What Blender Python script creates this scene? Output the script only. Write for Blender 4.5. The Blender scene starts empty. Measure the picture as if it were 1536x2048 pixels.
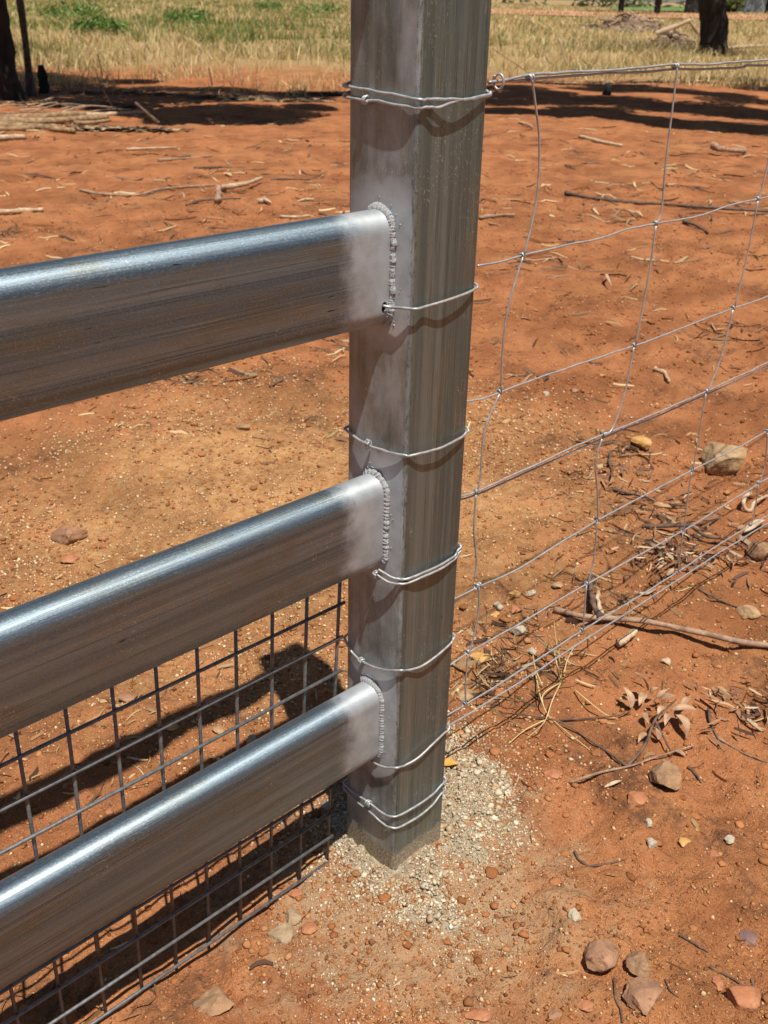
import bpy, math, random
import numpy as np
from mathutils import Vector, Matrix, noise as mnoise

random.seed(7)
rng = np.random.default_rng(11)
scene = bpy.context.scene
COL = scene.collection

# ------------------------------------------------------------------ camera
CAM_R = np.array([0.7254, -0.6880, 0.0202])
CAM_U = np.array([0.3027, 0.3452, 0.8884])
CAM_F = np.array([0.6182, 0.6384, -0.4587])
CAM_C = np.array([-0.7317, -0.7216, 1.1051])
FPX = 2010.44
cam = bpy.data.cameras.new('camera')
cam.sensor_fit = 'VERTICAL'
cam.sensor_height = 36.0
cam.sensor_width = 27.0
cam.lens = FPX / 2048 * 36.0
cam.clip_start = 0.02
cam.clip_end = 2000
cam.dof.use_dof = True
cam.dof.focus_distance = 1.2
cam.dof.aperture_fstop = 14.0
camo = bpy.data.objects.new('camera', cam)
m = Matrix.Identity(4)
for i in range(3):
    m[i][0], m[i][1], m[i][2], m[i][3] = CAM_R[i], CAM_U[i], -CAM_F[i], CAM_C[i]
camo.matrix_world = m
COL.objects.link(camo)
scene.camera = camo

# ------------------------------------------------------------------ light
SUN_TO = Vector((-0.135, -0.34, 1.0)).normalized()          # towards the sun
world = bpy.data.worlds.new('World')
scene.world = world
world.use_nodes = True
wn, wl = world.node_tree.nodes, world.node_tree.links
sky = wn.new('ShaderNodeTexSky')
sky.sky_type = 'NISHITA'
sky.sun_disc = False
sky.sun_elevation = math.asin(SUN_TO.z)
sky.sun_rotation = math.atan2(SUN_TO.x, SUN_TO.y)
sky.air_density = 1.0
sky.dust_density = 0.6
bg = wn['Background']
bg.inputs['Strength'].default_value = 0.052
wl.new(sky.outputs['Color'], bg.inputs['Color'])
sun = bpy.data.lights.new('sun', 'SUN')
sun.energy = 5.0
sun.angle = math.radians(0.53)
sun.color = (1.0, 0.955, 0.88)
suno = bpy.data.objects.new('sun', sun)
suno.rotation_euler = SUN_TO.to_track_quat('Z', 'Y').to_euler()
suno.location = (-3, -4, 12)
COL.objects.link(suno)
vs = scene.view_settings
vs.view_transform = 'Standard'
vs.look = 'None'
vs.exposure = 0.34
vs.gamma = 1.0
vs.use_curve_mapping = False
scene.cycles.max_bounces = 6
scene.cycles.use_denoising = True

# ------------------------------------------------------------------ noise
def _h(ix, iy, seed):
    n = (ix.astype(np.int64) * 374761393 + iy.astype(np.int64) * 668265263 + seed * 974711) & 0xffffffff
    n = ((n ^ (n >> 13)) * 1274126177) & 0xffffffff
    n = n ^ (n >> 16)
    return (n & 0xffff) / 65535.0

def vnoise(x, y, seed=0):
    x = np.asarray(x, float); y = np.asarray(y, float)
    ix, iy = np.floor(x), np.floor(y)
    fx, fy = x - ix, y - iy
    fx = fx * fx * (3 - 2 * fx); fy = fy * fy * (3 - 2 * fy)
    a = _h(ix, iy, seed); b = _h(ix + 1, iy, seed); c = _h(ix, iy + 1, seed); d = _h(ix + 1, iy + 1, seed)
    return (a * (1 - fx) + b * fx) * (1 - fy) + (c * (1 - fx) + d * fx) * fy - 0.5

def fbm(x, y, o=3, seed=0, gain=0.5):
    s, a = 0.0, 1.0
    ca, sa = math.cos(0.6), math.sin(0.6)
    for k in range(o):
        s = s + a * vnoise(x, y, seed + 17 * k)
        x, y = (x * ca - y * sa) * 2.03 + 3.1, (x * sa + y * ca) * 2.03 + 1.7
        a *= gain
    return s

def sstep(a, b, v):
    t = np.clip((np.asarray(v, float) - a) / (b - a), 0, 1)
    return t * t * (3 - 2 * t)

def worley(x, y, seed):
    ix, iy = np.floor(x), np.floor(y)
    best = np.full(x.shape, 9.0)
    for dx in (-1, 0, 1):
        for dy in (-1, 0, 1):
            cx, cy = ix + dx, iy + dy
            best = np.minimum(best, np.hypot(cx + _h(cx, cy, seed) - x, cy + _h(cx, cy, seed + 7) - y))
    return np.sqrt(np.clip(1 - best * best, 0, 1))

def ground_h(x, y):
    x = np.asarray(x, float); y = np.asarray(y, float)
    r = np.hypot(x, y)
    near = 1 - sstep(6, 14, r)
    h = 0.030 * fbm(x * 1.3, y * 1.3, 2, 3)
    h = h + np.where(r < 5, 0.0105 * (worley(x * 31 + vnoise(x * 60, y * 60, 2), y * 31, 41) - 0.75) * sstep(-0.10, 0.2, fbm(x * 4, y * 4, 2, 43)), 0.0)
    h = h + near * (0.027 * fbm(x * 7.5, y * 7.5, 3, 21) + 0.0075 * fbm(x * 38, y * 38, 2, 33))
    h = h + near * 0.010 * np.maximum(0, fbm(x * 16, y * 16, 2, 51) - 0.10) * 2.2
    h = h + 0.08 * sstep(5, 16, r) * fbm(x * 0.35, y * 0.35, 2, 61)
    # the trodden line under the mesh lies a little lower, the soil is banked against the post
    h = h - 0.020 * np.exp(-((y - 0.10) / 0.10) ** 2) * sstep(0.02, -0.16, x)
    flat = np.exp(-(np.hypot(x - 0.05, y - 0.05) / 0.16) ** 2)
    h = h * (1 - 0.7 * flat)
    return h

def gz(x, y):
    return float(ground_h(np.array([x]), np.array([y]))[0])

def ray(px, py):
    return CAM_F + CAM_R * (px - 768) / FPX - CAM_U * (py - 1024) / FPX

def G(px, py):
    """ground point that the photograph shows at this pixel"""
    d = ray(px, py)
    z = 0.0
    for _ in range(8):
        t = (z - CAM_C[2]) / d[2]
        p = CAM_C + d * t
        z = 0.5 * z + 0.5 * gz(p[0], p[1])
    t = (z - CAM_C[2]) / d[2]
    p = CAM_C + d * t
    return float(p[0]), float(p[1])

def P(px, py, ax, val):
    d = ray(px, py)
    t = (val - CAM_C[ax]) / d[ax]
    return CAM_C + d * t

def ppm(x, y, z=0.0):
    """photograph pixels per metre at a place"""
    return FPX / float((np.array([x, y, z]) - CAM_C) @ CAM_F)

# ------------------------------------------------------------------ mesh helpers
def link_mesh(name, verts, faces, mat=None, parent=None, smooth=True, col=None):
    me = bpy.data.meshes.new(name)
    verts = np.asarray(verts, dtype=np.float32)
    if isinstance(faces, np.ndarray):
        nf, k = faces.shape
        me.vertices.add(len(verts)); me.vertices.foreach_set('co', verts.ravel())
        me.loops.add(nf * k); me.loops.foreach_set('vertex_index', faces.astype(np.int32).ravel())
        me.polygons.add(nf)
        me.polygons.foreach_set('loop_start', np.arange(0, nf * k, k, dtype=np.int32))
        me.polygons.foreach_set('loop_total', np.full(nf, k, dtype=np.int32))
        me.update(calc_edges=True)
    else:
        me.from_pydata([tuple(map(float, v)) for v in verts], [], [tuple(map(int, f)) for f in faces])
    if smooth:
        me.polygons.foreach_set('use_smooth', np.ones(len(me.polygons), dtype=bool))
    if col is not None:
        ca = me.color_attributes.new('col', 'FLOAT_COLOR', 'POINT')
        c4 = np.ones((len(verts), 4), dtype=np.float32); c4[:, :3] = col
        ca.data.foreach_set('color', c4.ravel())
    me.update()
    if mat is not None:
        me.materials.append(mat)
    o = bpy.data.objects.new(name, me)
    COL.objects.link(o)
    if parent is not None:
        o.parent = parent
    return o

def tag(o, label=None, cat=None, group=None, kind=None):
    if label: o['label'] = label
    if cat: o['category'] = cat
    if group: o['group'] = group
    if kind: o['kind'] = kind
    return o

def thing(name, label, cat, loc=(0, 0, 0), group=None):
    o = bpy.data.objects.new(name, None)
    o.empty_display_size = 0.05
    o.location = loc
    COL.objects.link(o)
    return tag(o, label, cat, group)

def catmull(pts, n=6):
    pts = [np.asarray(p, float) for p in pts]
    out = []
    for i in range(len(pts) - 1):
        p0 = pts[max(i - 1, 0)]; p1 = pts[i]; p2 = pts[i + 1]; p3 = pts[min(i + 2, len(pts) - 1)]
        for k in range(n):
            t = k / n
            out.append(0.5 * ((2 * p1) + (-p0 + p2) * t + (2 * p0 - 5 * p1 + 4 * p2 - p3) * t * t + (-p0 + 3 * p1 - 3 * p2 + p3) * t ** 3))
    out.append(pts[-1])
    return np.array(out)

def tube(path, rad, n=8, cap=True, rough=0.0, seed=0):
    path = np.asarray(path, float)
    m_ = len(path)
    rad = np.full(m_, rad, float) if np.isscalar(rad) else np.asarray(rad, float)
    T = np.gradient(path, axis=0)
    T /= np.linalg.norm(T, axis=1)[:, None] + 1e-12
    up = np.array([0, 0, 1.0]) if abs(T[0][2]) < 0.9 else np.array([1.0, 0, 0])
    N = np.cross(T[0], up); N /= np.linalg.norm(N)
    vs_, r_ = [], np.random.default_rng(seed)
    ang = np.linspace(0, 2 * math.pi, n, endpoint=False)
    for i in range(m_):
        N = N - T[i] * (N @ T[i]); N /= np.linalg.norm(N) + 1e-12
        B = np.cross(T[i], N)
        rr = rad[i] * (1 + (rough * r_.normal(size=n) if rough else 0))
        vs_.append(path[i] + np.outer(np.cos(ang) * rr, N) + np.outer(np.sin(ang) * rr, B))
    V = np.concatenate(vs_)
    F = []
    for i in range(m_ - 1):
        for k in range(n):
            a, b = i * n + k, i * n + (k + 1) % n
            F.append((a, b, b + n, a + n))
    if cap:
        F.append(tuple(range(n - 1, -1, -1)))
        F.append(tuple(range((m_ - 1) * n, m_ * n)))
    return V, F

class MB:
    def __init__(s): s.v = []; s.f = []; s.n = 0
    def add(s, V, F):
        V = np.asarray(V, float)
        s.v.append(V); s.f += [tuple(i + s.n for i in f) for f in F]; s.n += len(V)
        return s
    def box(s, a, b):
        (x0, y0, z0), (x1, y1, z1) = a, b
        V = [(x0, y0, z0), (x1, y0, z0), (x1, y1, z0), (x0, y1, z0), (x0, y0, z1), (x1, y0, z1), (x1, y1, z1), (x0, y1, z1)]
        return s.add(V, [(0, 3, 2, 1), (4, 5, 6, 7), (0, 1, 5, 4), (1, 2, 6, 5), (2, 3, 7, 6), (3, 0, 4, 7)])
    def build(s, name, mat, parent=None, smooth=True):
        return link_mesh(name, np.concatenate(s.v), s.f, mat, parent, smooth)

def ico(sub):
    import bmesh
    bm = bmesh.new()
    bmesh.ops.create_icosphere(bm, subdivisions=sub, radius=1.0)
    V = np.array([v.co[:] for v in bm.verts]); F = np.array([[v.index for v in f.verts] for f in bm.faces])
    bm.free()
    return V, F
ICO1, ICO2, ICO3 = ico(1), ico(2), ico(4)

# ------------------------------------------------------------------ materials
def new_mat(name):
    mt = bpy.data.materials.new(name)
    mt.use_nodes = True
    nt = mt.node_tree
    return mt, nt, nt.nodes['Principled BSDF']

class NT:
    """small node-building helper"""
    def __init__(s, nt): s.nt = nt
    def n(s, t, **kw):
        o = s.nt.nodes.new(t)
        for k, v in kw.items(): setattr(o, k, v)
        return o
    def set(s, sock, v):
        if hasattr(v, 'is_output') or isinstance(v, bpy.types.NodeSocket): s.nt.links.new(v, sock)
        else: sock.default_value = v
    def math(s, op, a, b=0.0, clamp=False):
        o = s.n('ShaderNodeMath', operation=op, use_clamp=clamp)
        s.set(o.inputs[0], a); s.set(o.inputs[1], b)
        return o.outputs[0]
    def vmath(s, op, a, b=None):
        o = s.n('ShaderNodeVectorMath', operation=op)
        s.set(o.inputs[0], a)
        if b is not None: s.set(o.inputs[1], b)
        return o.outputs['Value'] if op in ('LENGTH', 'DISTANCE', 'DOT_PRODUCT') else o.outputs[0]
    def noise(s, vec, scale, detail=3.0, rough=0.55, dist=0.0):
        o = s.n('ShaderNodeTexNoise')
        s.set(o.inputs['Vector'], vec)
        o.inputs['Scale'].default_value = scale; o.inputs['Detail'].default_value = detail
        o.inputs['Roughness'].default_value = rough; o.inputs['Distortion'].default_value = dist
        return o.outputs['Fac']
    def noise_col(s, vec, scale):
        o = s.n('ShaderNodeTexNoise'); s.set(o.inputs['Vector'], vec); o.inputs['Scale'].default_value = scale
        return o.outputs['Color']
    def voro(s, vec, scale, feature='F1', out='Distance'):
        o = s.n('ShaderNodeTexVoronoi', feature=feature)
        s.set(o.inputs['Vector'], vec); o.inputs['Scale'].default_value = scale
        return o.outputs[out]
    def ramp(s, fac, a, b, c0=0.0, c1=1.0, interp='SMOOTHSTEP'):
        o = s.n('ShaderNodeMapRange', interpolation_type=interp)
        s.set(o.inputs['Value'], fac)
        o.inputs['From Min'].default_value = a; o.inputs['From Max'].default_value = b
        o.inputs['To Min'].default_value = c0; o.inputs['To Max'].default_value = c1
        return o.outputs['Result']
    def mix(s, fac, a, b, mode='MIX'):
        o = s.n('ShaderNodeMix', data_type='RGBA', blend_type=mode)
        s.set(o.inputs['Factor'], fac)
        for k, v in (('A', a), ('B', b)):
            sock = [i for i in o.inputs if i.name == k and i.type == 'RGBA'][0]
            if isinstance(v, tuple): v = v + (1.0,) if len(v) == 3 else v
            s.set(sock, v)
        return [x for x in o.outputs if x.type == 'RGBA'][0]
    def pos(s): return s.n('ShaderNodeNewGeometry').outputs['Position']
    def obj(s): return s.n('ShaderNodeTexCoord').outputs['Object']
    def sep(s, v):
        o = s.n('ShaderNodeSeparateXYZ'); s.set(o.inputs[0], v); return o.outputs
    def scale(s, v, sc):
        o = s.n('ShaderNodeMapping'); s.set(o.inputs['Vector'], v); o.inputs['Scale'].default_value = sc
        return o.outputs[0]
    def bump(s, h, strength, dist, normal=None):
        o = s.n('ShaderNodeBump'); s.set(o.inputs['Height'], h)
        o.inputs['Strength'].default_value = strength; o.inputs['Distance'].default_value = dist
        if normal is not None: s.set(o.inputs['Normal'], normal)
        return o.outputs[0]
    def attr(s, name): return s.n('ShaderNodeAttribute', attribute_name=name).outputs['Color']

RAIL_Z = [0.847, 0.546, 0.2455, 1.255]      # the fourth is above the picture
RAIL_Y = 0.051
RAIL_H, RAIL_T = 0.121, 0.042

def mat_galv(name, axis, post):
    mt, nt, b = new_mat(name); k = NT(nt)
    p = k.pos()
    x, y, z = k.sep(p)
    st = {'z': (1, 1, 0.010), 'x': (0.004, 1, 1)}[axis]
    v1 = k.scale(p, st)
    fine = k.noise(v1, 420, 4, 0.65)
    hair = k.noise(v1, 1300, 2, 0.6)
    broad = k.noise(v1, 75, 3, 0.6)
    patch = k.noise(k.scale(p, {'z': (1, 1, .3), 'x': (.3, 1, 1)}[axis]), 26, 5, 0.65)
    spang = k.noise(k.scale(p, {'z': (1, 1, .45), 'x': (.45, 1, 1)}[axis]), 1000, 2, 0.75)
    if post: c0, c1 = (0.108, 0.142, 0.136), (0.220, 0.262, 0.250)
    else: c0, c1 = (0.150, 0.198, 0.235), (0.26, 0.32, 0.36)
    base = k.mix(k.ramp(broad, 0.3, 0.7), c0, c1)
    base = k.mix(k.math('MULTIPLY', k.ramp(patch, 0.48, 0.66), 0.55), base, (0.19, 0.19, 0.14))
    base = k.mix(k.math('MULTIPLY', k.ramp(fine, 0.54, 0.68), 0.48 if post else 0.50), base, (0.055, 0.06, 0.058))
    zone = k.ramp(k.noise(v1, 34, 2), 0.46, 0.60)
    base = k.mix(k.math('MULTIPLY', k.math('MULTIPLY', k.ramp(hair, 0.60, 0.67), zone), 0.75), base, (0.035, 0.033, 0.032))
    base = k.mix(k.math('MULTIPLY', k.math('MULTIPLY', k.ramp(hair, 0.40, 0.33), k.ramp(patch, 0.40, 0.6)), 0.6), base, (0.50, 0.53, 0.53))
    base = k.mix(k.math('MULTIPLY', k.ramp(spang, 0.52, 0.70), 0.10 if post else 0.42), base, (0.52, 0.61, 0.67))
    # short grit marks of handling
    g = k.noise(k.scale(p, {'z': (1, 1, .12), 'x': (.08, 1, 1)}[axis]), 330, 2, 0.8)
    gm = k.math('MULTIPLY', k.ramp(g, 0.66, 0.72), k.ramp(k.noise(p, 14, 2), 0.48, 0.60))
    base = k.mix(k.math('MULTIPLY', gm, 0.85), base, (0.028, 0.026, 0.026))
    sc = k.noise(k.scale(p, {'z': (1, 1, .5), 'x': (.6, 1, 1)}[axis]), 520, 1, 0.3, 1.5)
    base = k.mix(k.math('MULTIPLY', k.math('MULTIPLY', k.ramp(sc, 0.68, 0.73), k.ramp(k.noise(p, 9, 2), 0.50, 0.62)), 0.8), base, (0.60, 0.59, 0.53))
    metal = 0.70 if post else 0.90
    rough = k.ramp(fine, 0.3, 0.75, 0.34, 0.50) if post else k.math('ADD', k.ramp(spang, 0.3, 0.7, 0.42, 0.56), k.ramp(fine, 0.35, 0.65, -0.08, 0.08))
    # cold-galvanising spray over the weld zones, speckled at its rim
    nz = k.noise(p, 38, 3, 0.6)
    grain = k.noise(p, 1100, 2, 0.8)
    if post:
        mask = None
        for zc in RAIL_Z:
            d = k.vmath('LENGTH', k.vmath('MULTIPLY', k.vmath('SUBTRACT', p, (0.0, 0.040, zc + 0.004)), (30.0, 12.0, 9.0)))
            d = k.math('ADD', d, k.math('MULTIPLY', k.math('SUBTRACT', nz, 0.5), 0.5))
            s_ = k.ramp(d, 1.20, 0.50)
            mask = s_ if mask is None else k.math('MAXIMUM', mask, s_)
        mask = k.math('MULTIPLY', mask, k.ramp(y, -0.0005, 0.006, 0.12, 1.0))
        # a thin drift of overspray and zinc bloom on the welded face
        drift = k.math('MULTIPLY', k.ramp(x, 0.006, 0.001), k.ramp(k.noise(k.scale(p, (1, 1, .4)), 20, 4, .65), 0.25, 0.75, 0.22, 0.66))
        mask = k.math('MAXIMUM', mask, drift)
    else:
        xx = k.math('ADD', x, k.math('MULTIPLY', k.math('SUBTRACT', nz, 0.5), 0.045))
        mask = k.ramp(xx, -0.095, -0.022)
    mask = k.ramp(k.math('ADD', mask, k.math('MULTIPLY', k.math('SUBTRACT', grain, 0.5), 0.9)), 0.15, 0.85)
    paint = k.mix(k.ramp(nz, 0.3, 0.7), (0.36, 0.385, 0.40), (0.46, 0.485, 0.50))
    base = k.mix(mask, base, paint)
    rough = k.math('ADD', k.math('MULTIPLY', rough, k.math('SUBTRACT', 1.0, mask)), k.math('MULTIPLY', mask, 0.52))
    met = k.math('SUBTRACT', metal, k.math('MULTIPLY', mask, 0.55 if post else 0.45))
    if post:
        e = k.math('ADD', z, k.math('MULTIPLY', k.math('SUBTRACT', k.noise(p, 60, 5, 0.7), 0.5), 0.050))
        cm = k.ramp(e, 0.040, 0.030)
        cm2 = k.math('MULTIPLY', k.ramp(e, 0.075, 0.03, 0, 0.5), k.ramp(k.noise(p, 240, 4, .7), 0.42, 0.6))
        cm = k.math('MAXIMUM', cm, cm2)
        base = k.mix(cm, base, k.mix(k.ramp(k.noise(p, 300, 3), 0.35, 0.65), (0.17, 0.125, 0.08), (0.38, 0.31, 0.21)))
        rough = k.math('MAXIMUM', rough, k.math('MULTIPLY', cm, 0.95))
        met = k.math('MULTIPLY', met, k.math('SUBTRACT', 1.0, cm))
        dr = k.math('MULTIPLY', k.ramp(k.noise(k.scale(p, (1, 1, .3)), 160, 2, .7), 0.60, 0.70), k.ramp(z, 1.02, 1.10))
        base = k.mix(k.math('MULTIPLY', dr, 0.6), base, (0.42, 0.40, 0.30))
        xy = k.vmath('LENGTH', k.vmath('MULTIPLY', k.vmath('SUBTRACT', p, (0.0015, 0.0015, 0)), (1, 1, 0)))
        ed = k.math('MULTIPLY', k.ramp(xy, 0.006, 0.003), k.ramp(k.noise(k.scale(p, (1, 1, .25)), 420, 3, .8), 0.50, 0.66))
        base = k.mix(k.math('MULTIPLY', ed, 0.6), base, (0.04, 0.045, 0.036))
    else:
        # drawn steel: the finish scatters along the rail, so the sun makes a narrow bright band
        b.inputs['Anisotropic'].default_value = 0.50
        tg = k.n('ShaderNodeCombineXYZ'); tg.inputs[0].default_value = 1.0
        k.set(b.inputs['Tangent'], tg.outputs[0])
    k.set(b.inputs['Base Color'], base); k.set(b.inputs['Roughness'], rough); k.set(b.inputs['Metallic'], met)
    h = k.math('ADD', k.math('MULTIPLY', fine, 0.5), k.math('MULTIPLY', grain, k.math('MULTIPLY', mask, 0.45)))
    h = k.math('ADD', h, k.math('MULTIPLY', hair, 0.3))
    h = k.math('ADD', h, k.math('MULTIPLY', spang, 0.15 if post else 0.55))
    n1 = k.bump(h, 0.32, 0.0006)
    n1 = k.bump(k.noise(v1, 24, 2, 0.5), 0.25, 0.003, n1)
    k.set(b.inputs['Normal'], n1)
    return mt

M_POST = mat_galv('galvanised_post_steel', 'z', True)
M_RAIL = mat_galv('galvanised_rail_steel', 'x', False)

def mat_simple(name, c0, c1, scale, rough=0.8, metal=0.0, bump=0.3, bd=0.002, stretch=None, detail=4, c2=None, tr=0):
    mt, nt, b = new_mat(name); k = NT(nt)
    v = k.obj()
    if stretch: v = k.scale(v, stretch)
    n = k.noise(v, scale, detail, 0.6)
    c = k.mix(k.ramp(n, 0.32, 0.68), c0, c1)
    if c2: c = k.mix(k.ramp(k.noise(v, scale * 3.1, 3, .7), 0.55, 0.72), c, c2)
    k.set(b.inputs['Base Color'], c)
    b.inputs['Roughness'].default_value = rough
    b.inputs['Metallic'].default_value = metal
    if bump: k.set(b.inputs['Normal'], k.bump(k.noise(v, scale * 2.2, 4, .65), bump, bd))
    return mt

M_WIRE = mat_simple('galvanised_wire', (0.31, 0.32, 0.32), (0.48, 0.48, 0.475), 120, 0.42, 0.40, 0.15, 0.0004)
M_LINEWIRE = mat_simple('dull_line_wire', (0.36, 0.36, 0.36), (0.50, 0.50, 0.495), 90, 0.42, 0.45, 0.15, 0.0004)
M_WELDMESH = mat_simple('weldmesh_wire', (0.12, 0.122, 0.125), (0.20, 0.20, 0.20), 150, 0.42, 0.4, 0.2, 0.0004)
M_BEAD = mat_simple('sprayed_weld_metal', (0.40, 0.405, 0.41), (0.62, 0.625, 0.63), 620, 0.5, 0.25, 1.0, 0.0022)
def mat_concrete():
    mt, nt, b = new_mat('crumbled_concrete'); k = NT(nt)
    p = k.pos()
    c = k.mix(k.ramp(k.noise(p, 140, 6, .7), 0.34, 0.66), (0.45, 0.345, 0.22), (0.63, 0.53, 0.375))
    c = k.mix(k.math('MULTIPLY', k.ramp(k.noise(p, 420, 3, .7), 0.55, 0.68), 0.7), c, (0.70, 0.61, 0.46))
    c = k.mix(k.math('MULTIPLY', k.ramp(k.noise(p, 330, 4, .75), 0.43, 0.35), 0.6), c, (0.15, 0.105, 0.07))
    c = k.mix(k.math('MULTIPLY', k.ramp(k.noise(p, 42, 5, .7), 0.52, 0.62), 0.6), c, (0.36, 0.20, 0.10))
    k.set(b.inputs['Base Color'], c); b.inputs['Roughness'].default_value = 1.0
    h = k.math('ADD', k.noise(p, 160, 5, .75), k.math('MULTIPLY', k.noise(p, 520, 3, .8), 0.4))
    k.set(b.inputs['Normal'], k.bump(h, 1.0, 0.008))
    return mt
M_CONC = mat_concrete()
M_BARK = mat_simple('dark_bark', (0.010, 0.008, 0.007), (0.040, 0.028, 0.022), 14, 0.95, 0, 1.0, 0.03, (1, 1, .22), 6)
M_BARK2 = mat_simple('mottled_bark', (0.05, 0.035, 0.028), (0.13, 0.10, 0.085), 22, 0.95, 0, 1.0, 0.01, (1, 1, .6), 5, (0.30, 0.27, 0.24))
M_CHAR = mat_simple('charred_wood', (0.006, 0.006, 0.006), (0.022, 0.02, 0.018), 30, 0.9, 0, 1, 0.01, (1, 1, .3))
M_STICK_PALE = mat_simple('bleached_wood', (0.36, 0.24, 0.14), (0.56, 0.42, 0.28), 30, 0.85, 0, 0.8, 0.003, None, 5, (0.20, 0.12, 0.07))
M_STICK_DARK = mat_simple('dead_twig', (0.07, 0.042, 0.03), (0.17, 0.10, 0.065), 60, 0.9, 0, 0.8, 0.002)
M_STICK_MID = mat_simple('brown_branch', (0.20, 0.11, 0.07), (0.36, 0.23, 0.15), 35, 0.9, 0, 0.8, 0.003, None, 5, (0.48, 0.35, 0.22))
M_BARKSTRIP = mat_simple('shed_bark', (0.15, 0.085, 0.042), (0.38, 0.24, 0.12), 25, 0.9, 0, 0.9, 0.006, None, 5, (0.12, 0.065, 0.035))
M_LEAF_PINK = mat_simple('dry_gum_leaf', (0.28, 0.155, 0.085), (0.44, 0.28, 0.165), 40, 0.6, 0, 0.3, 0.001)
M_LEAF_ORANGE = mat_simple('orange_leaf', (0.55, 0.24, 0.04), (0.65, 0.33, 0.06), 40, 0.6, 0, 0.3, 0.001)
M_STRAW = mat_simple('straw', (0.48, 0.34, 0.13), (0.62, 0.46, 0.22), 40, 0.7, 0, 0)
M_ROCK = {
    'red': mat_simple('red_rock', (0.30, 0.105, 0.045), (0.44, 0.19, 0.085), 30, 0.9, 0, 0.9, 0.004, None, 6, (0.22, 0.10, 0.06)),
    'brown': mat_simple('brown_rock', (0.22, 0.11, 0.06), (0.38, 0.20, 0.11), 34, 0.9, 0, 0.9, 0.004, None, 6, (0.14, 0.07, 0.045)),
    'tan': mat_simple('tan_rock', (0.27, 0.165, 0.085), (0.41, 0.27, 0.14), 30, 0.92, 0, 0.9, 0.005, None, 6, (0.50, 0.26, 0.06)),
    'yellow': mat_simple('ochre_rock', (0.42, 0.21, 0.05), (0.54, 0.33, 0.12), 40, 0.9, 0, 0.8, 0.003, None, 5, (0.24, 0.10, 0.05)),
    'pale': mat_simple('pale_concrete_lump', (0.35, 0.285, 0.20), (0.50, 0.43, 0.32), 90, 0.95, 0, 1.0, 0.003, None, 5, (0.36, 0.27, 0.18)),
    'dust': mat_simple('dusty_concrete_lump', (0.28, 0.18, 0.10), (0.39, 0.28, 0.17), 90, 1.0, 0, 1.0, 0.004, None, 5, (0.30, 0.15, 0.075)),
    'purple': mat_simple('purple_ironstone', (0.13, 0.07, 0.06), (0.22, 0.12, 0.095), 30, 0.8, 0, 0.7, 0.003, None, 5),
    'clod': mat_simple('dirt_clod', (0.20, 0.11, 0.06), (0.36, 0.20, 0.10), 60, 1.0, 0, 1.0, 0.004, None, 6, (0.30, 0.22, 0.14)),
}

def mat_vcol(name, rough=0.95, spec=0.2, trans=0.0, nscale=0):
    mt, nt, b = new_mat(name); k = NT(nt)
    c = k.attr('col')
    if nscale:
        c = k.mix(0.6, c, k.mix(k.noise(k.pos(), nscale, 4, .7), (0.35, 0.35, 0.35), (1.5, 1.5, 1.5)), 'MULTIPLY')
    k.set(b.inputs['Base Color'], c)
    b.inputs['Roughness'].default_value = rough
    b.inputs['Specular IOR Level'].default_value = spec
    if trans:
        t = k.n('ShaderNodeBsdfTranslucent'); k.set(t.inputs['Color'], c)
        mx = k.n('ShaderNodeMixShader'); mx.inputs[0].default_value = trans
        nt.links.new(b.outputs[0], mx.inputs[1]); nt.links.new(t.outputs[0], mx.inputs[2])
        nt.links.new(mx.outputs[0], nt.nodes['Material Output'].inputs[0])
    return mt
M_GRAVEL = mat_vcol('gravel_stone', 1.0, 0.1, 0, 320)
M_GRASS = mat_vcol('grass_blade', 0.7, 0.2, 0.3)
M_LITTER = mat_vcol('plant_litter', 0.85, 0.2, 0)
M_FOLIAGE = mat_vcol('gum_foliage', 0.6, 0.3, 0.08)

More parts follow.
